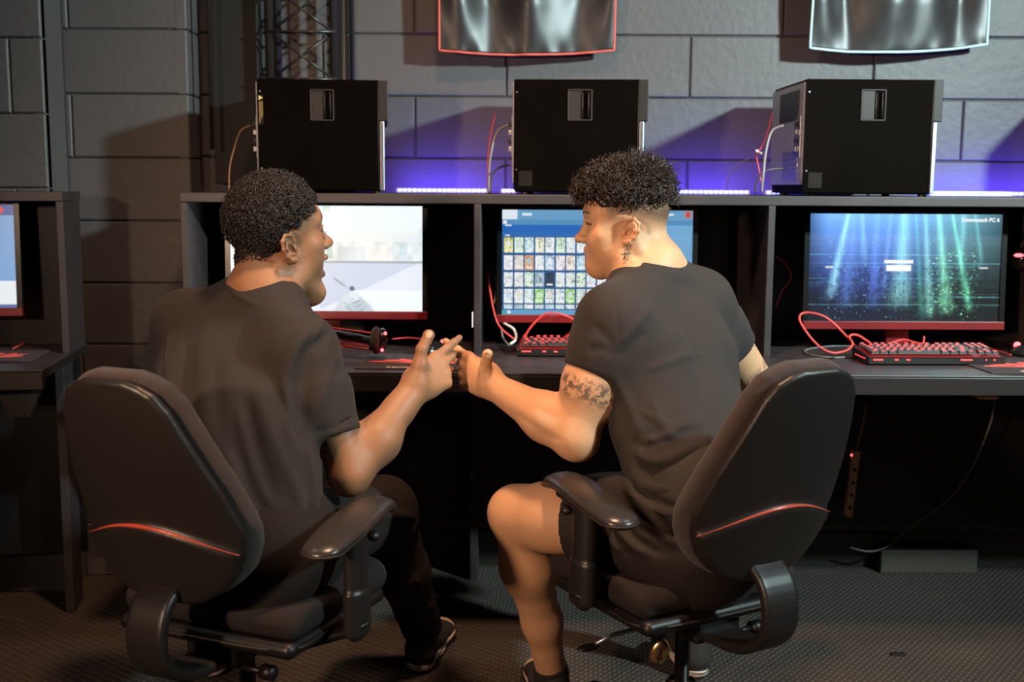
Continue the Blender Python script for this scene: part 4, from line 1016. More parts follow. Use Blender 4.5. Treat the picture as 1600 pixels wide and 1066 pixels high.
# brassy oval knob with a small mark hanging under the right chair
kn = at(1030, 1020, 2.20)
rinv = chairR.matrix_basis.inverted()
kr = empty('adjust_knob', rinv @ kn); kr.parent = chairR; kr.rotation_euler = (0, 0, -math.radians(30))
bm = bmesh.new(); sphere(bm, (0, 0, 0), 1, 24, 14, (.019, .008, .027)); bmesh.ops.rotate(bm, matrix=Matrix.Rotation(math.radians(18), 3, 'Y'), verts=bm.verts[:]); obj('oval_cap', bm, MT['brass'], kr, True)
bm = bmesh.new(); tube(bm, [(-.004, -.0085, -.008), (.0, -.009, .004), (.005, -.009, .010)], .0014, 6); tube(bm, [(.003, -.0085, -.009), (.003, -.0095, .006)], .0014, 6); tube(bm, [(-.007, -.0085, -.010), (.006, -.0085, -.010)], .0010, 6); obj('raised_mark', bm, MT['sticker'], kr, True)
# ---------------------------------------------------------------- people
def frame(Fv, U=(0, 0, 1), roll=0):
    Fv = nrmz(Fv); U = V3(U); U = nrmz(U-Fv*(U @ Fv)); R = np.cross(Fv, U)
    c, s = math.cos(roll), math.sin(roll); return R*c+U*s, Fv, U*c-R*s          # right, forward, up
def head_prims(O, fr, s=1., jaw=0., smile=0., nose=1., neck_to=None, neck_r=.056, cheek=1., short=1.):
    R, Fv, U = fr; O = V3(O)
    def w_(x, y, z): return O+(R*x+Fv*y+U*(z if z > -.02 else -.02+(z+.02)*short))*s
    A = (R, Fv, U); P = []
    def e(x, y, z, a, b, c, k=.02, op='+'): P.append(ell(w_(x, y, z), (a*s, b*s, c*s), A, k*s, op))
    def rc(p, q, a, b, k=.015, op='+'): P.append(rcone(w_(*p), w_(*q), a*s, b*s, k*s, op))
    J = -jaw                                                  # extra drop of the chin
    e(0, -.007, .035, .073, .089, .080, 0)
    e(0, .030, .018, .064, .060, .066, .03)                    # forehead
    e(0, .040, -.035, .054, .046, .060, .03)                   # mid face
    for m in (-1, 1):
        rc((m*.054, .002, -.045), (m*.050, .015, -.072+J*.5), .018, .016, .03)    # ramus
        rc((m*.050, .015, -.072+J*.5), (m*.014, .070, -.108+J), .017, .017, .03)  # jaw line
        e(m*.044, .055, -.022, .022*cheek, .022, .017, .025)                       # cheekbone
        e(m*.038, .050, -.055, .022, .026, .026, .03)                              # cheek
        rc((m*.012, .085, .030), (m*.045, .068, .026), .009, .009, .02)            # brow ridge
    e(0, .073-jaw*.70, -.110+J, .020, .016, .016, .02)                 # chin
    e(0, .068, -.074+J*.25, .030, .024, .026, .025)            # mouth mound
    rc((0, .020, -.09+J*.8), (0, .060, -.11+J), .032, .02, .03)  # under jaw
    for m in (-1, 1): e(m*.030, .096, .004, .017, .014, .012, .014, '-')            # sockets
    for m in (-1, 1): P.append(ball(w_(m*.030, .0745, .003), .0125*s, .004*s))
    # lids
    for m in (-1, 1):
        up = [(m*.0165, .0835, .001), (m*.023, .0880, .0085), (m*.031, .0885, .0100), (m*.039, .0840, .0075), (m*.0445, .0775, .001)]
        lo = [(m*.0165, .0835, .001), (m*.024, .0865, -.0045), (m*.032, .0865, -.0055), (m*.040, .0820, -.0035), (m*.0445, .0775, .001)]
        if smile: up = [(x, y, z-.0035 if 0 < i < 4 else z) for i, (x, y, z) in enumerate(up)]; lo = [(x, y, z+.002 if 0 < i < 4 else z) for i, (x, y, z) in enumerate(lo)]
        for q in (up, lo):
            for i in range(4): rc(q[i], q[i+1], .0026, .0026, .003)
    # nose
    n = nose
    rc((0, .084, .012), (0, .084+.022*n, -.026), .0075, .0085, .012)
    e(0, .086+.024*n, -.033, .0105, .011, .0095, .010)
    for m in (-1, 1):
        e(m*.0125, .084+.014*n, -.036, .0078, .011, .0078, .008)
        e(m*.0065, .087+.018*n, -.0425, .0036, .005, .0035, .003, '-')
    # lips
    g = jaw*.62; c = .004+smile*.006; ou = .0065 if jaw > .01 else 0
    ul = [(-.025, .077, -.066+c-g*.3), (-.011, .092+ou, -.060), (0, .094+ou, -.0615), (.011, .092+ou, -.060), (.025, .077, -.066+c-g*.3)]
    ll = [(-.025, .077, -.066+c-g*.4), (-.011, .088, -.073-g*1.5), (0, .090, -.0745-g*1.55), (.011, .088, -.073-g*1.5), (.025, .077, -.066+c-g*.4)]
    if jaw > .004: e(0, .094, -.067-g*.78, .0265, .036, .004+g*.85, .006, '-')
    else: 
        for i in range(4): rc([( -.026, .080, -.066+c), (-.011, .094, -.0665), (0, .096, -.0665), (.011, .094, -.0665), (.026, .080, -.066+c)][i], [( -.026, .080, -.066+c), (-.011, .094, -.0665), (0, .096, -.0665), (.011, .094, -.0665), (.026, .080, -.066+c)][i+1], .0022, .0022, .003, '-')
    for q, r_ in ((ul, (.0026, .0052, .0050)), (ll, (.0026, .0058, .0062))):
        rr = [r_[0], r_[1], r_[2], r_[1], r_[0]]
        for i in range(4): rc(q[i], q[i+1], rr[i], rr[i+1], .005)
    if smile:
        for m in (-1, 1): P.append(stroke([w_(m*.017, .094, -.040), w_(m*.028, .086, -.052), w_(m*.034, .074, -.068), w_(m*.033, .066, -.080)], -.0035*s, .006*s)); P.append(ell(w_(m*.037, .068, -.040), (.015*s, .014*s, .013*s), A, .02*s))
    # ears
    for m in (-1, 1):
        def q(a, b, o): # a forward, b up in the ear plane (tilted back), o outwards
            return (m*(.070+o*.9-a*.25), -.006+a*.94-b*.22, -.018+b*.97+a*.22)
        P.append(ell(w_(*q(-.004, .002, .006)), (.0065*s, .017*s, .029*s), (nrmz(R*m+Fv*.45), nrmz(Fv-R*m*.45-U*.0), U), .010*s))
        hx = [q(.012, -.002, .007), q(.014, .012, .010), q(.008, .027, .014), (q(-.006, .032, .018)), q(-.018, .024, .021), q(-.021, .008, .021), q(-.016, -.010, .017), q(-.006, -.022, .013), q(.003, -.026, .010)]
        rr = [.0028, .003, .0032, .0034, .0034, .0032, .0034, .0052, .0055]
        P.append(ell(w_(*q(-.001, -.003, .014)), (.009*s, .0105*s, .013*s), (nrmz(R*m+Fv*.45), nrmz(Fv-R*m*.45), U), .003*s, '-'))
        P.append(ell(w_(*q(-.004, .017, .019)), (.006*s, .010*s, .008*s), (nrmz(R*m+Fv*.45), nrmz(Fv-R*m*.45), U), .003*s, '-'))
        for i in range(len(hx)-1): rc(hx[i], hx[i+1], rr[i], rr[i+1], .004)
        ah = [q(.004, -.014, .011), q(-.009, -.009, .016), q(-.012, .006, .0175), q(-.006, .017, .015)]
        for i in range(3): rc(ah[i], ah[i+1], .0028, .0026, .003)
        rc(q(.012, -.008, .008), q(.010, -.001, .010), .0038, .003, .004)       # tragus
    if neck_to is not None:
        P.append(rcone(w_(0, -.030, -.045), neck_to, neck_r*.93, neck_r*1.04, .03))
        for m in (-1, 1): P.append(rcone(w_(m*.058, -.02, -.045), V3(neck_to)+Fv*.045+R*m*.012+U*.01, .012, .014, .02))
    return P, w_
def hand_prims(Wr, fv, tv, lens=1., curl=(.25, .3, .35, .4), spread=.10, thumb=None, wr=.026, back=None):
    """Wr wrist, fv finger direction, tv thumb side; palm normal = fv x tv side chosen by 'back'. thumb: list of three offsets (f,t,n)."""
    fv = nrmz(fv); tv = V3(tv); tv = nrmz(tv-fv*(tv @ fv)); n = np.cross(fv, tv)*(1 if back is None else back); Wr = V3(Wr); L = lens; P = []
    def w_(a, b, c): return Wr+(fv*a+tv*b+n*c)*L
    # palm (n points to the palm side)
    kn = [(.088, .029, 0), (.092, .009, -.002), (.087, -.011, -.001), (.079, -.029, .001)]
    rs = [.0098, .0100, .0095, .0085]
    for i, (a, b, c) in enumerate(kn): P.append(rcone(w_(.0, b*.45, 0), w_(a, b, c), .0165*L, (rs[i]+.0025)*L, .014*L if i else .02))
    P.append(ell(w_(.045, .0, .004), (.046*L, .033*L, .0145*L), (fv, tv, n), .014*L))
    P.append(ell(w_(.035, .026, .010), (.034*L, .016*L, .014*L), (nrmz(fv*.9+tv*.35), tv, n), .012*L))   # thenar
    P.append(ell(w_(.035, -.024, .008), (.032*L, .012*L, .012*L), (fv, tv, n), .012*L))
    ln = [(.042, .026, .022), (.046, .029, .023), (.042, .027, .022), (.033, .021, .019)]
    for i, (a, b, c) in enumerate(kn):
        sp = spread*(1.5-i)*.7; d0 = nrmz(fv*math.cos(sp)+tv*math.sin(sp)); p = w_(a, b, c); ang = 0; r_ = rs[i]*L
        cu = curl[i] if not isinstance(curl[i], (tuple, list)) else None
        for j, l in enumerate(ln[i]):
            ang += (cu*(1., 1.1, .7)[j] if cu is not None else curl[i][j])
            d = d0*math.cos(ang)+n*math.sin(ang); q = p+d*l*L
            r2 = r_*(.90 if j < 2 else .86); P.append(rcone(p, q, r_, r2, .004 if j else .010)); 
            if j == 2: nail = (q, d, r2)
            p = q; r_ = r2
    th = thumb or [(.012, .022, .004), (.045, .052, .010), (.075, .062, .008), (.100, .066, .004)]
    rr = [.016, .0135, .0112, .0098]
    T = [w_(*q) for q in th]
    for i in range(3): P.append(rcone(T[i], T[i+1], rr[i]*L, rr[i+1]*L, .018 if i == 0 else .006))
    P.append(ell(T[3]*.6+T[2]*.4, (.0115*L, .0125*L, .0095*L), (nrmz(T[3]-T[2]), tv, n), .006))
    return P, w_, T
def curls(bm_list, O, fr, s, n, accept, base, length, hr, tr, turns, seed, drift=(0, 0, 0), steps=12):
    """short coiled locks growing from the scalp"""
    R, Fv, U = fr; rs = np.random.RandomState(seed); c, rad = base
    Vs, Fs = [], []; cnt = 0; nv = 0
    while cnt < n:
        d = rs.normal(size=3); d /= np.linalg.norm(d); p = np.array(c)+d*np.array(rad)
        if not accept(p, d, rs): continue
        cnt += 1
        nn = d/np.array(rad); nn /= np.linalg.norm(nn)
        l = length(p, rs); dirn = nn+rs.normal(size=3)*.45+np.array(drift)*rs.uniform(.4, 1.2); dirn /= np.linalg.norm(dirn)
        a = np.cross(dirn, rs.normal(size=3)); a /= np.linalg.norm(a); b = np.cross(dirn, a); ph = rs.rand()*6.28; tn = turns*rs.uniform(.7, 1.3); hrr = hr*rs.uniform(.6, 1.3); hand = 1 if rs.rand() < .5 else -1
        t = np.linspace(0, 1, steps); env = np.minimum(1, t*3)
        th = ph+hand*2*PI*tn*t; cx = np.cos(th)*hrr*env; cy = np.sin(th)*hrr*env
        pts = p+np.outer(t*l, dirn)+np.outer(cx, a)+np.outer(cy, b)
        tg = np.gradient(pts, axis=0); tg /= np.linalg.norm(tg, axis=1)[:, None]+1e-9
        e1 = np.cross(tg, dirn+1e-3); e1 /= np.linalg.norm(e1, axis=1)[:, None]+1e-9; e2 = np.cross(tg, e1)
        rr = tr*(1-.75*t**3)
        for k in range(3):
            an = 2*PI*k/3; Vs.append(pts+(e1*math.cos(an)+e2*math.sin(an))*rr[:, None])
        idx = nv+np.arange(steps*3).reshape(3, steps)
        for k in range(3):
            k2 = (k+1) % 3; Fs.append(np.stack([idx[k, :-1], idx[k2, :-1], idx[k2, 1:], idx[k, 1:]], 1))
        nv += steps*3
    Vs = np.concatenate(Vs); W = V3(O)+(Vs[:, :1]*R+Vs[:, 1:2]*Fv+Vs[:, 2:3]*U)*s
    bm_list.append((W, np.concatenate(Fs)))
def raw_mesh(name, parts):
    V, Fc, o = [], [], 0
    for v, f in parts: V.append(v); Fc.append(f+o); o += len(v)
    V = np.concatenate(V); Fc = np.concatenate(Fc); me = bpy.data.meshes.new(name)
    me.vertices.add(len(V)); me.vertices.foreach_set('co', V.astype(np.float32).ravel())
    me.loops.add(len(Fc)*4); me.loops.foreach_set('vertex_index', Fc.astype(np.int32).ravel())
    me.polygons.add(len(Fc)); me.polygons.foreach_set('loop_start', np.arange(0, len(Fc)*4, 4, dtype=np.int32)); me.update(calc_edges=True)
    me.polygons.foreach_set('use_smooth', [True]*len(me.polygons)); return me
def smst(a, b, x): t = np.clip((x-a)/(b-a), 0, 1); return t*t*(3-2*t)
def lashes(V, w_, col, smile=0.):
    for m in (-1, 1):
        up = [(m*.0165, .0845, .001), (m*.023, .0895, .0075-.0030*smile), (m*.031, .0900, .0090-.0030*smile), (m*.039, .0855, .0065-.0030*smile), (m*.0465, .0775, .0015)]
        P = np.array([w_(*q) for q in up]); best = np.full(len(V), 9.)
        for a, b in zip(P[:-1], P[1:]):
            ab = b-a; q = V-a; t = np.clip(q @ ab/(ab @ ab), 0, 1); best = np.minimum(best, np.linalg.norm(q-t[:, None]*ab, axis=1))
        k = np.clip(1-(best-.0020)/.0014, 0, 1)[:, None]*.93; col = col*(1-k)+np.array((.012, .008, .006))*k
    return col
def localc(V, O, fr, s): R, Fv, U = fr; q = (V-V3(O))/s; return q @ R, q @ Fv, q @ U

skin1 = tint_mat('brown_skin', .52, spec=.38, bump=.10, bscale=350, sss=.08); skin2 = tint_mat('light_tan_skin', .54, spec=.38, bump=.10, bscale=350, sss=.10)
hairm = mat('dark_curly_hair', (.018, .012, .010), .42, spec=.6); hairm2 = mat('dark_brown_hair', (.022, .013, .009), .40, spec=.6)
tee1 = mat('washed_black_cotton', (.027, .0205, .019), .85, bump=.35, bscale=1400, sheen=.04, var=.08, spec=.3)
tee2 = mat('black_cotton', (.026, .020, .0185), .85, bump=.35, bscale=1400, sheen=.04, var=.08, spec=.3)
trou = mat('black_twill', (.016, .011, .009), .85, bump=.4, bscale=900, spec=.3)
shrt = mat('black_jersey', (.018, .012, .010), .72, bump=.2, bscale=900, spec=.4)
eyew = mat('eye_white', (.75, .72, .68), .2); iris = mat('dark_iris', (.02, .012, .01), .1); teeth = mat('teeth', (.75, .72, .66), .3); mouthm = mat('mouth_inside', (.12, .02, .02), .5)
def eyes(w_, s, fr, par, inv):
    R, Fv, U = fr
    for m in (-1, 1):
        bm = bmesh.new(); sphere(bm, w_(m*.030, .0755, .003), .0124*s, 20, 14); e = obj('eye', bm, eyew, par, True); e.matrix_local = inv
        bm = bmesh.new(); sphere(bm, w_(m*.030+m*.0, .0755+.0085, .003), .0056*s, 14, 10); i = obj('iris', bm, iris, e, True)
# ================================================================ curly-haired man on the left
c1 = (CH1[0], CH1[1], .44)
man1 = empty('person', c1, 0, 'man with dark afro curls and open mouth in loose dark tee, seated, right hand raised', 'person')
inv1 = man1.matrix_basis.inverted()
fr1 = frame((.83, .56, .12), (.06, -.06, 1)); R, Fv, U = fr1; s1 = 1.0
ear = V3(at(449, 388, 2.29)); O1 = ear-(R*.078+Fv*-.012+U*-.016)*s1
nb1 = V3(at(408, 452, 2.325)); 
HP1, hw1 = head_prims(O1, fr1, s1, jaw=.023, nose=1.12, neck_to=nb1, neck_r=.056)
sh1R = V3(at(480, 546, 2.20)); sh1L = V3(at(290, 505, 2.43)); sv1 = nrmz(sh1R-sh1L)
el1R = V3(at(547, 738, 2.16)); wr1R = V3(at(649, 607, 2.29))
pel1 = V3((-.50, 2.10, .545)); che1 = (sh1R+sh1L)/2+V3((0, .0, -.09)); spi1 = (pel1*.5+che1*.5)+V3((0, -.045, 0))
el1L = V3((-.74, 2.42, .62)); wr1L = V3((-.60, 2.60, .56))
hip1R = pel1+sv1*.09; hip1L = pel1-sv1*.09
kn1R = V3(at(598, 795, 2.58)); an1R = V3(at(661, 985, 2.74)); kn1L = V3((-.66, 2.55, .50)); an1L = V3((-.72, 2.70, .10))
body = list(HP1)
body += [ecap(che1, nb1+V3((0, 0, -.05)), .13, .07, sv1, .62, .05), ecap(spi1, che1, .12, .15, sv1, .62, .06), ecap(pel1, spi1, .14, .12, sv1, .7, .06),
         rcone(nb1-U*.01, sh1R, .040, .048, .05), rcone(nb1-U*.01, sh1L, .040, .048, .05)]
# right arm
hf = nrmz(V3((.62, .42, .58))); 
body += [rcone(sh1R, el1R, .052, .040, .04), rcone(el1R, el1R*.62+wr1R*.38+V3((.006, .0, -.004)), .038, .041, .02), rcone(el1R*.62+wr1R*.38, wr1R, .041, .0255, .03), ball(el1R+V3((-.004, -.008, -.012)), .030, .02)]
body += [ecap(el1R*.25+wr1R*.75, wr1R+hf*.006, .027, .025, (0, .3, 1), .8, .02)]
# hand: fingers to the right and up, thumb up
tipI = V3(at(708, 530, 2.44)); tv1 = nrmz(V3((-.55, -.05, .83)))
hp, hwf, T = hand_prims(wr1R, nrmz(V3(at(700, 571, 2.37))-wr1R), V3((-.75, -.35, .65)), 1.0, curl=((.0, .06, .05), (.28, .35, .25), (.55, .5, .3), (.75, .5, .3)), spread=.05,
     thumb=[(.012, .020, .004)]*4, back=-1)
# thumb placed along the photographed outline
tp = [wr1R+hf*.012+V3((-.004, -.012, .010)), V3(at(656, 570, 2.285)), V3(at(659, 546, 2.285)), V3(at(670, 524, 2.295))]
hp = hp[:-4]
hp += [rcone(tp[0], tp[1], .017, .0155, .022), rcone(tp[1], tp[2], .0150, .0118, .008), rcone(tp[2], tp[3], .0120, .0108, .004), ball(tp[3], .0112, .004)]
body += hp
# left arm, resting
body += [rcone(sh1L, el1L, .05, .038, .04), rcone(el1L, wr1L, .038, .025, .02)]
hp, _, _ = hand_prims(wr1L, V3((.6, .7, -.35)), V3((.6, -.3, .6)), 1.0, curl=(.35, .4, .4, .45), back=-1); body += hp
# legs
for h_, k_, a_ in ((hip1R, kn1R, an1R), (hip1L, kn1L, an1L)):
    body += [rcone(h_, k_, .075, .050, .05), rcone(k_, k_*.6+a_*.4+V3((0, -.012, 0)), .046, .048, .02), rcone(k_*.6+a_*.4+V3((0, -.012, 0)), a_, .046, .033, .03)]
    body += [rcone(a_, a_+V3((0, .10, -.035)), .03, .026, .02)]
bo, bv = sdf_mesh('body', body, .0020)
x, y, z = localc(bv, O1, fr1, s1)
col = np.ones((len(bv), 3))*np.array((.285, .135, .070))
near = (np.abs(x) < .1) & (y > -.12) & (y < .14) & (z > -.16)
lip = np.exp(-(((np.abs(x))/.024)**4)-(((y-.090)/.016)**2))*(np.exp(-((z+.061)/.0055)**2)+np.exp(-((z+.0905)/.007)**2))
col = col*(1-.55*(lip*near)[:, None])+np.array((.20, .060, .045))*(.55*(lip*near)[:, None])
brow = np.exp(-((z-.0285-.12*(.03-np.abs(np.abs(x)-.03)))/.0040)**2)*smst(.010, .016, np.abs(x))*(1-smst(.046, .054, np.abs(x)))*(y > .05)
col = col*(1-.85*np.clip(brow*near, 0, 1)[:, None])
most = np.exp(-((z+.052)/.005)**2)*np.exp(-(x/.02)**4)*(y > .07); col *= (1-.25*(most*near))[:, None]
col = lashes(bv, hw1, col)
# paler palms and knuckles
dh = np.linalg.norm(bv-hwf(.07, 0, 0), axis=1); col = col*(1+.45*np.exp(-(dh/.06)**2))[:, None]
set_tint(bo, col); b1 = link('body', bo, skin1, man1); b1.matrix_local = inv1
eyes(hw1, s1, fr1, man1, inv1)
def mouth_parts(w_, g, par, inv):
    bm = bmesh.new(); 
    pts = [w_(x_, .086-22*x_*x_, -.0655) for x_ in np.linspace(-.018, .018, 9)]; tube(bm, pts, .0042, 8); t_ = obj('upper_teeth', bm, teeth, par, True); t_.matrix_local = inv
    bm = bmesh.new(); pts = [w_(x_, .080-22*x_*x_, -.072-g*1.3) for x_ in np.linspace(-.014, .014, 9)]; tube(bm, pts, .004, 8); t_ = obj('lower_teeth', bm, teeth, par, True); t_.matrix_local = inv
mouth_parts(hw1, .0143, man1, inv1)
# thumb nail
def nail(c, dirn, out, w_, l_, par, inv):
    dirn = nrmz(dirn); out = V3(out); out = nrmz(out-dirn*(out @ dirn)); sd = np.cross(dirn, out); bm = bmesh.new(); sphere(bm, (0, 0, 0), 1, 16, 10)
    Mx = Matrix((sd*w_, dirn*l_, out*.0016)).transposed().to_4x4(); Mx.translation = Vector(c); bmesh.ops.transform(bm, matrix=Mx, verts=bm.verts[:])
    o = obj('nail', bm, mat('nail', (.55, .32, .22), .25), par, True); o.matrix_local = inv
nail(tp[3]+V3((.001, -.0105, .002)), tp[3]-tp[2], (.1, -1, .1), .0066, .0085, man1, inv1)
# hair
cap1 = ([0, -.007, .036], [.077, .089, .085])
def acc1(p, d, rs):
    x, y, z = p
    hl = -.078 if y < -.045 else (-.030+.0*y if y < -.022 else .028)          # nape, behind and above the ear
    if y > .015: hl = .030+(y-.015)*.55
    if y > .060: hl = .062
    if y > .082: return False
    return z > hl+rs.normal()*.004
hp_ = []
curls(hp_, O1, fr1, s1, 4300, acc1, cap1, lambda p, rs: rs.uniform(.009, .018)*(1 if p[2] > 0 else .7), .0056, .00120, 1.6, 11, steps=13)
curls(hp_, O1, fr1, s1, 750, lambda p, d, rs: p[1] < -.030 and -.084+rs.normal()*.003 < p[2] < -.015, ([0, -.029, -.045], [.053, .054, .060]), lambda p, rs: rs.uniform(.006, .012), .0050, .00115, 1.5, 31, steps=12)
me = raw_mesh('hair', hp_)
ho = link('hair', me, hairm, man1); ho.matrix_local = inv1
def scalp(O, fr, s, name, par, inv, cuts, main, m):
    R, Fv, U = fr; A = (R, Fv, U)
    def w_(x, y, z): return V3(O)+(R*x+Fv*y+U*z)*s
    P = [ell(w_(*main[0]), [q*s for q in main[1]], A, 0)]
    for (c, rad, k, op) in cuts: P.append(ell(w_(*c), [q*s for q in rad], A, k, op))
    me, v = sdf_mesh(name, P, .003); 
    # tufted surface
    vv = v.copy(); n = len(vv); out = np.empty(n)
    for i in range(n): out[i] = noise.noise(Vector(vv[i]*160))
    c = w_(*main[0]); dr = vv-c; dr /= np.linalg.norm(dr, axis=1)[:, None]; vv += dr*(out*.004)[:, None]
    me.vertices.foreach_set('co', vv.astype(np.float32).ravel()); o = link(name, me, m, par); o.matrix_local = inv; return o
scalp(O1, fr1, s1, 'hair_mass', man1, inv1, [((0, .12, -.015), (.12, .062, .085), .01, '-'), ((0, .03, -.10), (.12, .075, .075), .01, '-'), ((.085, .01, -.035), (.03, .03, .055), .01, '-'), ((-.085, .01, -.035), (.03, .03, .055), .01, '-'), ((0, -.05, -.148), (.12, .10, .068), .01, '-'), ((0, -.030, -.046), (.0535, .0545, .040), .012, '+')], ([0, -.006, .034], [.0780, .090, .083]), hairm)

# tee shirt
def S1(px, py, Y): return V3(at(px, py, Y))
hemR = el1R*.79+sh1R*.21+V3((-.020, 0, .018)); 
shirt = [ecap(che1+V3((-.012, -.005, .02)), nb1+V3((0, 0, -.055)), .165, .085, sv1, .60, .05), ecap(spi1+V3((-.02, 0, 0)), che1+V3((-.02, 0, 0)), .155, .168, sv1, .66, .08), ecap(pel1, spi1, .165, .160, sv1, .78, .08),
         rcone(nb1-U*.022, sh1R+V3((-.012, 0, .0)), .052, .060, .06), rcone(nb1-U*.022, sh1L+V3((.01, 0, .0)), .052, .062, .06),
         rcone(sh1R+V3((-.01, 0, -.01)), (sh1R+hemR)/2+V3((-.004, 0, 0)), .066, .062, .05), ccone((sh1R*.55+hemR*.45)+V3((-.004, 0, 0)), hemR, .064, .062, .03, side=(1, -.3, .2), flat=.9),
         rcone(sh1L, sh1L*.35+el1L*.65, .064, .062, .05),
         ell(che1+V3((-.03, -.07, -.05)), (.13, .06, .13), None, .06)]
nsx = rcone(nb1-U*.035, hw1(0, -.03, -.06), .0605, .0605, .004, '-')
shirt.append(nsx)
shirt.append(ccone(hemR*.8+sh1R*.2, hemR+(hemR-sh1R)*.2, .056, .058, .002, '-', side=(1, -.3, .2), flat=.9))
fold = []
for pix, a, w_ in [([(520, 505), (470, 530), (448, 590), (452, 660), (462, 720)], .012, .014), ([(512, 520), (480, 560), (470, 640), (474, 700)], -.014, .014), ([(505, 500), (495, 525), (488, 560)], .006, .008),
                   ([(540, 545), (515, 580), (500, 640)], .005, .012), ([(555, 650), (520, 668), (485, 676)], -.003, .004), ([(355, 445), (372, 462), (405, 478)], .004, .006),
                   ([(300, 500), (290, 580), (300, 680)], -.010, .018), ([(335, 560), (340, 640), (360, 720)], -.006, .015), ([(265, 520), (262, 580), (268, 640)], .008, .014),
                   ([(400, 600), (425, 680), (460, 760), (480, 820)], .010, .014), ([(360, 640), (375, 720), (410, 800), (440, 850)], -.010, .014), ([(380, 620), (400, 700), (430, 780)], -.010, .012),
                   ([(355, 700), (375, 780), (400, 850)], .010, .012), ([(430, 600), (450, 650), (468, 690)], -.008, .012), ([(478, 690), (490, 760), (500, 820)], .008, .010), ([(370, 800), (410, 870), (470, 900)], .010, .012), ([(440, 800), (470, 860), (490, 900)], -.008, .010)]:
    fold += pstroke(shirt, pix, a*.8, w_)
seam = pstroke(shirt, [(516, 512), (530, 535), (505, 548), (478, 560)], -.0018, .0028)
sh_o = sobj('tee_shirt', shirt+fold+seam, .0032, tee1, man1)
# collar band
cpts = []
for k in range(36):
    t = 2*PI*k/36; cpts.append(nb1-U*.020+(sv1*math.cos(t)+np.cross(U, sv1)*math.sin(t))*.064+U*(.006*math.cos(t))+V3((0, 0, .012 if False else 0)))
bm = bmesh.new(); tube(bm, cpts, .0068, 8, closed=True); co = obj('collar', bm, tee1, man1, True); co.matrix_local = inv1
# trousers
tr_p = [ecap(pel1+V3((0, .0, -.03)), pel1+V3((0, .02, .04)), .165, .15, sv1, .75, .05)]
for h_, k_, a_ in ((hip1R, kn1R, an1R), (hip1L, kn1L, an1L)):
    mid = (h_+k_)/2
    tr_p += [rcone(h_+V3((0, 0, -.005)), k_+V3((0, 0, -.005)), .098, .073, .05), rcone(k_, k_*.5+a_*.5+V3((0, -.012, 0)), .070, .062, .04), ccone(k_*.55+a_*.45+V3((0, -.01, 0)), a_+V3((0, 0, .0)), .060, .050, .03)]
tf = []
for pix, a, w_ in [([(545, 840), (580, 815), (620, 805), (650, 812)], .007, .010), ([(640, 815), (600, 850), (570, 900)], -.008, .012), ([(655, 815), (630, 850), (615, 900)], .006, .009), ([(560, 780), (590, 770), (620, 780)], .004, .010),
                   ([(650, 970), (665, 985), (690, 975)], -.005, .006), ([(645, 940), (668, 950), (684, 940)], .005, .007), ([(648, 900), (660, 930), (655, 960)], .004, .008)]: tf += pstroke(tr_p, pix, a, w_)
sobj('trousers', tr_p+tf, .0042, trou, man1)
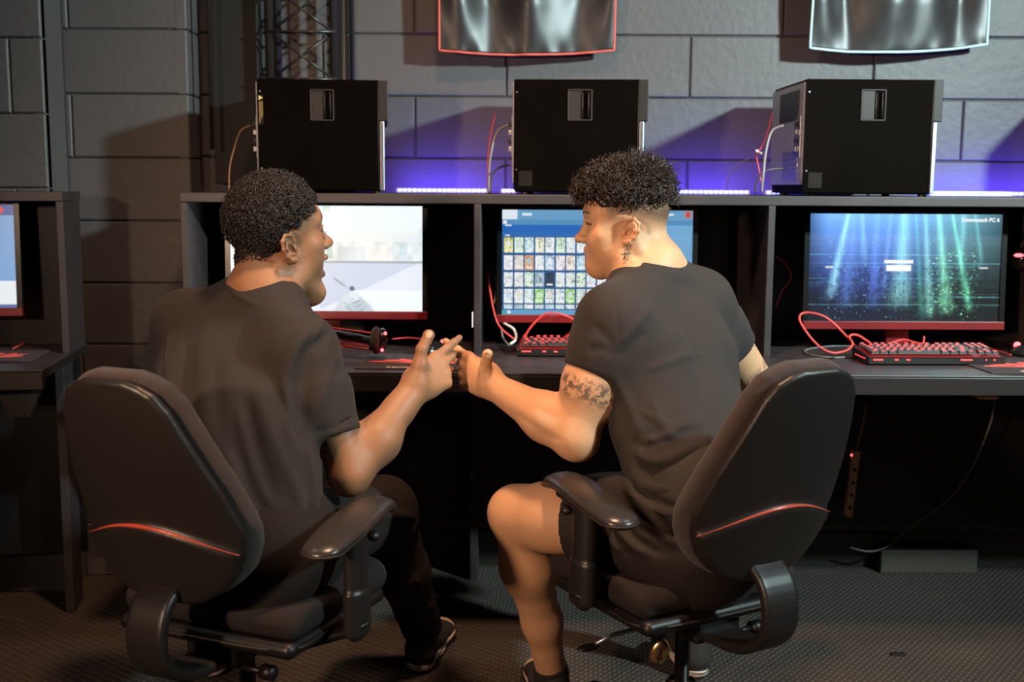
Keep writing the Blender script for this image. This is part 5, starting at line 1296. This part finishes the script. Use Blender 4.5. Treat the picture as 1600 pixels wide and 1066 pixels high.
# shoes
def sneaker(heel, toe, ztilt, par, inv, lace=True):
    """heel/toe: points on the sole line (ground level centre)."""
    heel, toe = V3(heel), V3(toe); f = toe-heel; L = np.linalg.norm(f); f /= L; sd = nrmz(np.cross(f, (0, 0, 1))); u = np.cross(sd, f)
    def w_(a, b, c): return heel+f*a*L+sd*b+u*c
    sole = [ecap(w_(.12, 0, .016), w_(.45, -.002, .014), .034, .036, sd, .5, 0), ecap(w_(.45, -.002, .014), w_(.84, .004, .014), .036, .044, sd, .42, .02)]
    sole.append(Pm(lambda P: -((P-(heel)) @ u)-.0, heel, 9, .002, 'i'))
    sole.append(Pm(lambda P: ((P-(heel)) @ u)-.027, heel, 9, .002, 'i'))
    sh = empty('sneaker', tuple(heel), 0); sh.parent = par; sh.matrix_local = inv @ Matrix.Translation(Vector(heel)); iv = Matrix.Translation(-Vector(heel))
    def S(n, p, h, m, **k): me, v = sdf_mesh(n, p, h, **k); o = link(n, me, m, sh); o.matrix_local = iv; return o
    lo, hi = heel-.12, toe+.15; lo = np.minimum(heel, toe)-.07; hi = np.maximum(heel, toe)+.12
    S('sole', sole, .0035, mat('off_white_rubber', (.62, .50, .40), .5), lo=lo, hi=hi)
    up_ = [rcone(w_(.12, 0, .05), w_(.14, 0, .085), .032, .034, .02), rcone(w_(.14, 0, .045), w_(.50, 0, .045), .034, .034, .03), ecap(w_(.50, 0, .036), w_(.84, .003, .026), .036, .041, sd, .62, .03), rcone(w_(.25, 0, .085), w_(.50, 0, .050), .022, .018, .03)]
    up_.append(Pm(lambda P: -((P-heel) @ u)+.014, heel, 9, .002, 'i'))
    S('upper', up_, .0035, mat('black_canvas', (.022, .018, .016), .8, bump=.4, bscale=900), lo=lo, hi=hi)
    S('toe_cap', [ell(w_(.86, .003, .026), (.046, .040, .025), (f, sd, u), 0), Pm(lambda P: -((P-w_(.80, 0, 0)) @ f), w_(.8, 0, 0), 9, .002, 'i'), Pm(lambda P: -((P-heel) @ u)+.014, heel, 9, .002, 'i')], .003, mat('cream_rubber', (.60, .47, .36), .45), lo=lo, hi=hi)
    bm = bmesh.new()
    for k in range(5):
        a = .46+.065*k; zt = .078-.0115*k; wd = .020+.001*k
        tube(bm, spline([w_(a, -wd, zt-.008), w_(a+.02, 0, zt+.003), w_(a+.03, wd, zt-.008)], 4), .0030, 6); tube(bm, spline([w_(a+.03, -wd, zt-.009), w_(a+.02, 0, zt+.005), w_(a, wd, zt-.008)], 4), .0030, 6)
    o = obj('laces', bm, mat('cream_laces', (.6, .5, .4), .7), sh, True); o.matrix_local = iv
    S('tongue', [ecap(w_(.36, 0, .085), w_(.52, 0, .068), .020, .020, sd, .3, 0), ], .003, mat('pale_lining', (.42, .33, .26), .7))
    bm = bmesh.new(); 
    ol = [w_(.0-.012, 0, .021)]; 
    pts = [w_(a, b, .0215) for a, b in [(.0, -.020), (.15, -.036), (.45, -.039), (.75, -.047), (.95, -.035), (1.01, 0), (.95, .040), (.75, .050), (.45, .038), (.15, .036), (.0, .020), (-.02, 0)]]
    tube(bm, spline(pts+[pts[0]], 4)[:-1], .0012, 6, closed=True); o = obj('sole_stripe', bm, MT['black'], sh, True); o.matrix_local = iv
    return sh
hl = atz(652, 1056, .0); tl = atz(712, 948, .0)
sneaker(V3(hl)+V3((0, 0, .001)), V3(hl)+nrmz(V3(tl)-V3(hl))*.285+V3((0, 0, .001)), 0, man1, inv1)
sneaker((-.74, 2.66, .001), (-.70, 2.92, .001), 0, man1, inv1)
# ================================================================ man with the earring on the right
c2 = (CH2[0], CH2[1], .44)
man2 = empty('person', c2, 0, 'man with curly top, shaved sides, earring and arm tattoo, in black tee and shorts, seated', 'person')
inv2 = man2.matrix_basis.inverted()
fr2 = frame((-.985, .13, -.05), (-.05, .0, 1)); R, Fv, U = fr2; s2 = .94
ear = V3(at(987, 362, 2.36)); O2 = ear-(R*-.078+Fv*-.012+U*-.016)*s2
nb2 = V3(at(1020, 408, 2.42))
HP2, hw2 = head_prims(O2, fr2, s2, jaw=0.0, smile=1., nose=.95, neck_to=nb2, neck_r=.055, cheek=1.15, short=.84)
sh2L = V3(at(957, 503, 2.27)); sh2R = V3(at(1094, 473, 2.50)); sv2 = nrmz(sh2R-sh2L)
el2L = V3(at(898, 682, 2.24)); wr2L = V3(at(768, 602, 2.37))
el2R = V3(at(1206, 640, 2.62)); wr2R = V3((.47, 2.70, .58))
pel2 = V3((.375, 2.20, .545)); che2 = (sh2R+sh2L)/2+V3((.01, 0, -.11)); spi2 = pel2*.5+che2*.5+V3((.0, -.035, 0))
hip2L = pel2+V3((-.095, .0, -.01)); kn2L = V3(at(809, 804, 2.36)); an2L = V3(at(862, 1055, 2.50))
hip2R = pel2+V3((.06, .06, -.01)); kn2R = V3((.42, 2.66, .50)); an2R = V3((.45, 2.72, .10))
body = list(HP2)
body += [ecap(che2, nb2+V3((0, 0, -.06)), .145, .08, sv2, .62, .05), ecap(spi2, che2, .125, .165, sv2, .62, .06), ecap(pel2, spi2, .14, .125, sv2, .7, .06),
         rcone(nb2-V3((0, 0, .025)), sh2L, .040, .056, .05), rcone(nb2-V3((0, 0, .025)), sh2R, .040, .056, .05)]
ml = el2L-sh2L
body += [rcone(sh2L, sh2L+ml*.55, .058, .056, .04), rcone(sh2L+ml*.55, el2L, .055, .043, .03), ball(el2L+V3((.010, -.004, -.012)), .034, .02),
         rcone(el2L, el2L*.68+wr2L*.32+V3((.0, 0, .004)), .043, .047, .02), rcone(el2L*.68+wr2L*.32+V3((.0, 0, .004)), wr2L, .046, .027, .03)]
body += pstroke(body, [(880, 690), (850, 680), (830, 665), (800, 645)], -.0025, .010)
hd = nrmz(V3(at(718, 573, 2.45))-wr2L)
hp, hwf2, T2 = hand_prims(wr2L, hd, V3((.55, -.45, .70)), 1.0, curl=((.0, .04, .04), (.22, .30, .25), (.5, .45, .3), (.6, .5, .3)), spread=.06, back=1)
hp = hp[:-4]
tq = [wr2L+V3((-.002, -.012, .014)), V3(at(758, 577, 2.355)), V3(at(760, 564, 2.345)), V3(at(762, 554, 2.335))]
hp += [rcone(tq[0], tq[1], .018, .0130, .022), rcone(tq[1], tq[2], .0130, .0112, .006), rcone(tq[2], tq[3], .0114, .0102, .004), ball(tq[3], .0106, .004)]
body += hp
body += [rcone(sh2R, el2R, .057, .041, .04), rcone(el2R, wr2R, .041, .026, .02)]
hp, _, _ = hand_prims(wr2R, V3((-.35, .6, -.4)), V3((-.6, -.3, .4)), .98, curl=(.35, .4, .4, .45), back=1); body += hp
for h_, k_, a_ in ((hip2L, kn2L, an2L), (hip2R, kn2R, an2R)):
    ca = k_*.70+a_*.30+V3((-.002, -.012, 0))
    body += [rcone(h_, k_*.75+h_*.25, .086, .066, .05), rcone(k_*.75+h_*.25, k_, .066, .056, .04), ball(k_+V3((-.008, .0, .008)), .046, .03), rcone(k_, ca, .050, .053, .03), rcone(ca, k_*.35+a_*.65+V3((.004, 0, 0)), .053, .041, .04), rcone(k_*.35+a_*.65+V3((.004, 0, 0)), a_, .041, .033, .03), rcone(a_, a_+V3((-.01, .10, -.04)), .03, .027, .02)]
bo, bv = sdf_mesh('body', body, .0020)
x, y, z = localc(bv, O2, fr2, s2)
col = np.ones((len(bv), 3))*np.array((.56, .30, .165))
near = (np.abs(x) < .1) & (y > -.12) & (y < .14) & (z > -.13)
lip = np.exp(-((np.abs(x)/.024)**4)-(((y-.090)/.016)**2))*(np.exp(-((z+.0605)/.005)**2)+np.exp(-((z+.0745)/.006)**2))
col = col*(1-.7*(lip*near)[:, None])+np.array((.42, .12, .09))*(.7*(lip*near)[:, None])
brow = np.exp(-((z-.0265-.10*(.03-np.abs(np.abs(x)-.03)))/.0036)**2)*smst(.012, .018, np.abs(x))*(1-smst(.046, .056, np.abs(x)))*(y > .05)
col = col*(1-.9*np.clip(brow*near, 0, 1)[:, None])
col = lashes(bv, hw2, col, 1.)
# cropped sides: stubble that thins downwards
top = smst(-.010, .036, z-.25*np.clip(y-.0, 0, 1)+.35*np.clip(-y-.03, 0, .06))
fade = top*(1-smst(.034, .050, y))*(z < .2)
sp = np.random.RandomState(1).rand(len(bv))*.25
k_ = np.clip(fade*(.92-sp), 0, 1)[:, None]*((z > -.06) & (np.abs(x) < .12) & (np.abs(y) < .14))[:, None]; earm = (np.abs(x) > .0735/1) & (y < .022) & (y > -.045) & (z < .022)
k_[earm] = 0
col = col*(1-k_)+np.array((.035, .020, .014))*k_
# inked upper arm (below the sleeve) and band on the other arm
def ink(a, b, t0, t1, seed, sharp, face=None):
    global col
    a, b = V3(a), V3(b); ab = b-a; q = bv-a; t = q @ ab/(ab @ ab); d = np.linalg.norm(q-t[:, None]*ab, axis=1); m = (t > t0-.05) & (t < t1+.05) & (d < .075)
    ii = np.where(m)[0]; v = np.array([noise.noise(Vector(bv[i]*85+seed))*.6+noise.noise(Vector(bv[i]*190+seed))*.5 for i in ii])
    e = smst(t0-.02, t0+.05, t[ii])*(1-smst(t1-.10, t1+.02, t[ii]+.08*v)); k = np.clip(e*smst(-.28, .25, v)*sharp, 0, .9)
    if face is not None: k = k*smst(-.3, .35, (q[ii] @ nrmz(face))/(d[ii]+1e-6))
    col[ii] = col[ii]*(1-k[:, None])+np.array((.07, .055, .045))*k[:, None]
ink(sh2L, el2L, .50, .76, 3.3, .85, (.1, -1, .1)); ink(sh2R, el2R, .58, .72, 8.1, .8)
dh = np.linalg.norm(bv-hwf2(.07, 0, 0), axis=1); col = col*(1+.15*np.exp(-(dh/.06)**2))[:, None]
set_tint(bo, np.clip(col, 0, .9)); b2 = link('body', bo, skin2, man2); b2.matrix_local = inv2
nail(tq[3]+V3((-.001, -.0100, .001)), tq[3]-tq[2], (.0, -1, .1), .0060, .0078, man2, inv2)
eyes(hw2, s2, fr2, man2, inv2)
# hair on top
cap2 = ([0, .003, .062], [.078, .096, .064])
def acc2(p, d, rs):
    x, y, z = p; return z > (.050+rs.normal()*.005+.022*smst(.0, .09, y))
hp_ = []
curls(hp_, O2, fr2, s2, 2300, acc2, cap2, lambda p, rs: rs.uniform(.020, .040), .0070, .0013, 1.35, 5, drift=(0, .10, .1), steps=15)
curls(hp_, O2, fr2, s2, 420, lambda p, d, rs: p[1] < -.005 and p[2] > .085, cap2, lambda p, rs: rs.uniform(.034, .052), .0050, .0012, .8, 9, drift=(0, -.2, .6), steps=14)
curls(hp_, O2, fr2, s2, 260, lambda p, d, rs: p[1] > .06 and .055 < p[2] < .10, cap2, lambda p, rs: rs.uniform(.022, .034), .0065, .0013, 1.2, 19, drift=(0, .35, -.15), steps=14)
me = raw_mesh('hair', hp_); ho = link('hair', me, hairm2, man2); ho.matrix_local = inv2
scalp(O2, fr2, s2, 'hair_mass', man2, inv2, [((0, -.0, .0), (.12, .14, .046), .008, '-'), ((0, .115, .030), (.12, .065, .046), .01, '-')], ([0, .003, .064], [.082, .100, .072]), hairm2)
# earring: stud, hoop and cross
er = hw2(-.086, .000, -.046)
bm = bmesh.new(); sphere(bm, er, .0028, 10, 8); c_ = V3(er)+V3((0, -.002, -.006)); tube(bm, [c_+V3((.005*math.cos(t), 0, .005*math.sin(t))) for t in np.linspace(0, 2*PI, 17)[:-1]], .0009, 6, closed=True)
k0 = c_+V3((-.001, -.001, -.006)); tube(bm, [k0, k0+V3((-.004, 0, -.021))], .0014, 6); tube(bm, [k0+V3((-.009, 0, -.010)), k0+V3((.006, 0, -.0065))], .0014, 6)
o = obj('earring', bm, mat('dark_silver', (.18, .15, .13), .3, metal=1), man2, True); o.matrix_local = inv2; o['label'] = 'dark cross earring'

# tee shirt, fitted
hem2L = sh2L+ml*.43; mr = el2R-sh2R; hem2R = sh2R+mr*.42
sg = [ecap(che2+V3((0, -.004, .02)), nb2+V3((.0, 0, -.068)), .172, .085, sv2, .60, .06), ecap(spi2+V3((.018, 0, 0)), che2, .128, .176, sv2, .66, .08), ecap(pel2+V3((-.0, 0, .03)), spi2, .152, .138, sv2, .80, .08),
      rcone(nb2-V3((0, 0, .036)), sh2L+V3((.008, 0, 0)), .052, .064, .06), rcone(nb2-V3((0, 0, .036)), sh2R+V3((-.006, 0, 0)), .052, .064, .06),
      ell(che2+sv2*-.075+V3((0, -.075, .02)), (.075, .04, .09), None, .06), ell(che2+sv2*.075+V3((0, -.070, .02)), (.075, .04, .09), None, .06),
      rcone(sh2L, sh2L+ml*.28, .068, .066, .05), ccone(sh2L+ml*.2, hem2L, .066, .0625, .02, rnd=.002), rcone(sh2R, sh2R+mr*.25, .066, .062, .05), ccone(sh2R+mr*.2, hem2R, .062, .060, .02, rnd=.002)]
sg.append(rcone(nb2-V3((0, 0, .045)), hw2(0, -.03, -.06), .0600, .0590, .004, '-'))
sg.append(ccone(hem2L-nrmz(ml)*.02, hem2L+nrmz(ml)*.03, .0590, .0590, .001, '-', rnd=.001)); sg.append(ccone(hem2R-nrmz(mr)*.02, hem2R+nrmz(mr)*.03, .0565, .0565, .001, '-', rnd=.001))
fold = []
for pix, a, w_ in [([(955, 460), (965, 500), (968, 540)], -.0015, .003), ([(962, 555), (940, 545), (915, 550)], -.003, .010), ([(968, 540), (985, 520), (1005, 495), (1020, 485)], .003, .010), ([(965, 560), (990, 535), (1015, 520)], -.0025, .012), ([(925, 505), (945, 525), (962, 548)], -.0025, .009), ([(960, 590), (985, 640), (1000, 680)], .004, .012),
                   ([(1060, 450), (1090, 560), (1110, 680)], -.007, .022), ([(1010, 580), (1060, 560), (1110, 548)], .003, .008), ([(1000, 640), (1050, 665), (1100, 660)], .003, .008),
                   ([(995, 700), (1010, 720), (1050, 715), (1100, 690)], .010, .010), ([(1000, 715), (1020, 740), (1060, 745), (1090, 740)], -.008, .012), ([(990, 735), (1005, 758), (1050, 765), (1085, 760)], .010, .011), ([(1000, 775), (1040, 785), (1080, 790)], -.008, .007),
                   ([(985, 690), (1005, 700), (1030, 690)], -.004, .010), ([(1015, 680), (1050, 690), (1090, 670)], -.004, .012), ([(1010, 690), (1040, 680), (1075, 655)], .007, .008), ([(1000, 790), (1030, 800), (1070, 805)], .008, .008), ([(1090, 640), (1105, 680), (1100, 720)], .006, .012), ([(1020, 625), (1035, 660), (1060, 690)], .004, .010)]:
    fold += pstroke(sg, pix, a, w_)
sobj('tee_shirt', sg+fold, .0030, tee2, man2)
rg = []
for k in range(36):
    t = 2*PI*k/36; rg.append(nb2-V3((0, 0, .036))+(sv2*math.cos(t)+np.cross((0, 0, 1), sv2)*math.sin(t))*.0640+V3((0, 0, .010*math.sin(t)*0)))
bm = bmesh.new(); tube(bm, rg, .0062, 8, closed=True); co = obj('collar', bm, tee2, man2, True); co.matrix_local = inv2
# shorts
dl = nrmz(kn2L-hip2L); dr_ = nrmz(kn2R-hip2R)
endL = hip2L+dl*.165; endR = hip2R+dr_*.26
sp_ = [ecap(pel2+V3((0, 0, -.035)), pel2+V3((0, 0, .045)), .160, .152, sv2, .82, .05), rcone(hip2L, hip2L+dl*.09, .105, .098, .05), ccone(hip2L+dl*.03, endL, .098, .090, .02, rnd=.003), rcone(hip2R, hip2R+dr_*.14, .105, .100, .05), ccone(hip2R+dr_*.08, endR, .101, .098, .02, rnd=.003)]
sp_.append(ccone(endL-dl*.03, endL+dl*.02, .086, .086, .001, '-', rnd=.001)); sp_.append(ccone(endR-dr_*.03, endR+dr_*.02, .093, .094, .001, '-', rnd=.001))
sf = []
for pix, a, w_ in [([(975, 745), (1000, 790), (1030, 830), (1060, 850)], .010, .010), ([(985, 740), (1010, 775), (1060, 800)], -.010, .009), ([(955, 800), (975, 840), (1010, 868)], .008, .008), ([(965, 800), (990, 840), (1030, 865)], -.008, .007), ([(940, 810), (955, 845), (975, 865)], .007, .007), ([(1000, 800), (1030, 830), (1060, 842)], -.006, .007), ([(950, 810), (962, 850), (985, 872)], -.006, .006)]: sf += pstroke(sp_, pix, a, w_)
sobj('shorts', sp_+sf, .0035, shrt, man2)
# socks and shoes
def sock(k_, a_, top, par, inv, logo=None):
    ax = nrmz(a_-k_); a0 = a_-ax*top
    me, v = sdf_mesh('sock', [ccone(a0, a_+V3((0, 0, 0)), .0385, .0365, 0, rnd=.002), rcone(a_, a_+V3((-.01, .10, -.04)), .036, .033, .02)], .003); o = link('sock', me, mat('black_sock', (.018, .014, .012), .9, bump=.5, bscale=900), par); o.matrix_local = inv; return o
sock(kn2L, an2L, .030, man2, inv2); sock(kn2R, an2R, .03, man2, inv2)
# three slanted bars woven in the sock
lc = V3(at(850, 1056, 2.46)); bm = bmesh.new()
for k in range(3):
    x0 = -.0125+.0085*k; hh = .005+.0045*(2-k) if False else .005+.0045*k
    q = [(x0, -.008), (x0+.006, -.008), (x0+.006-.004, -.008+hh), (x0-.004, -.008+hh)]
    yb = lc[1]
    A = []
    for (a, b) in q:
        P = V3((lc[0]+a, 0, lc[2]+b)); axp = an2L; dx = P[0]-axp[0]; P[1] = axp[1]-math.sqrt(max(.0378**2-dx*dx, 1e-6))-.0015-.0*b; A.append(P)
    vs = [bm.verts.new(p) for p in A]; v2 = [bm.verts.new(p+V3((0, .0025, 0))) for p in A]
    bm.faces.new(vs); bm.faces.new(v2[::-1])
    for i in range(4): bm.faces.new((vs[i], vs[(i+1) % 4], v2[(i+1) % 4], v2[i]))
o = obj('sock_mark', bm, MT['padtan'], man2); o.matrix_local = inv2
sneaker(V3((an2L[0]+.01, an2L[1]-.05, .001)), V3((an2L[0]-.03, an2L[1]+.215, .001)), 0, man2, inv2)
sneaker((.46, 2.67, .001), (.44, 2.93, .001), 0, man2, inv2)
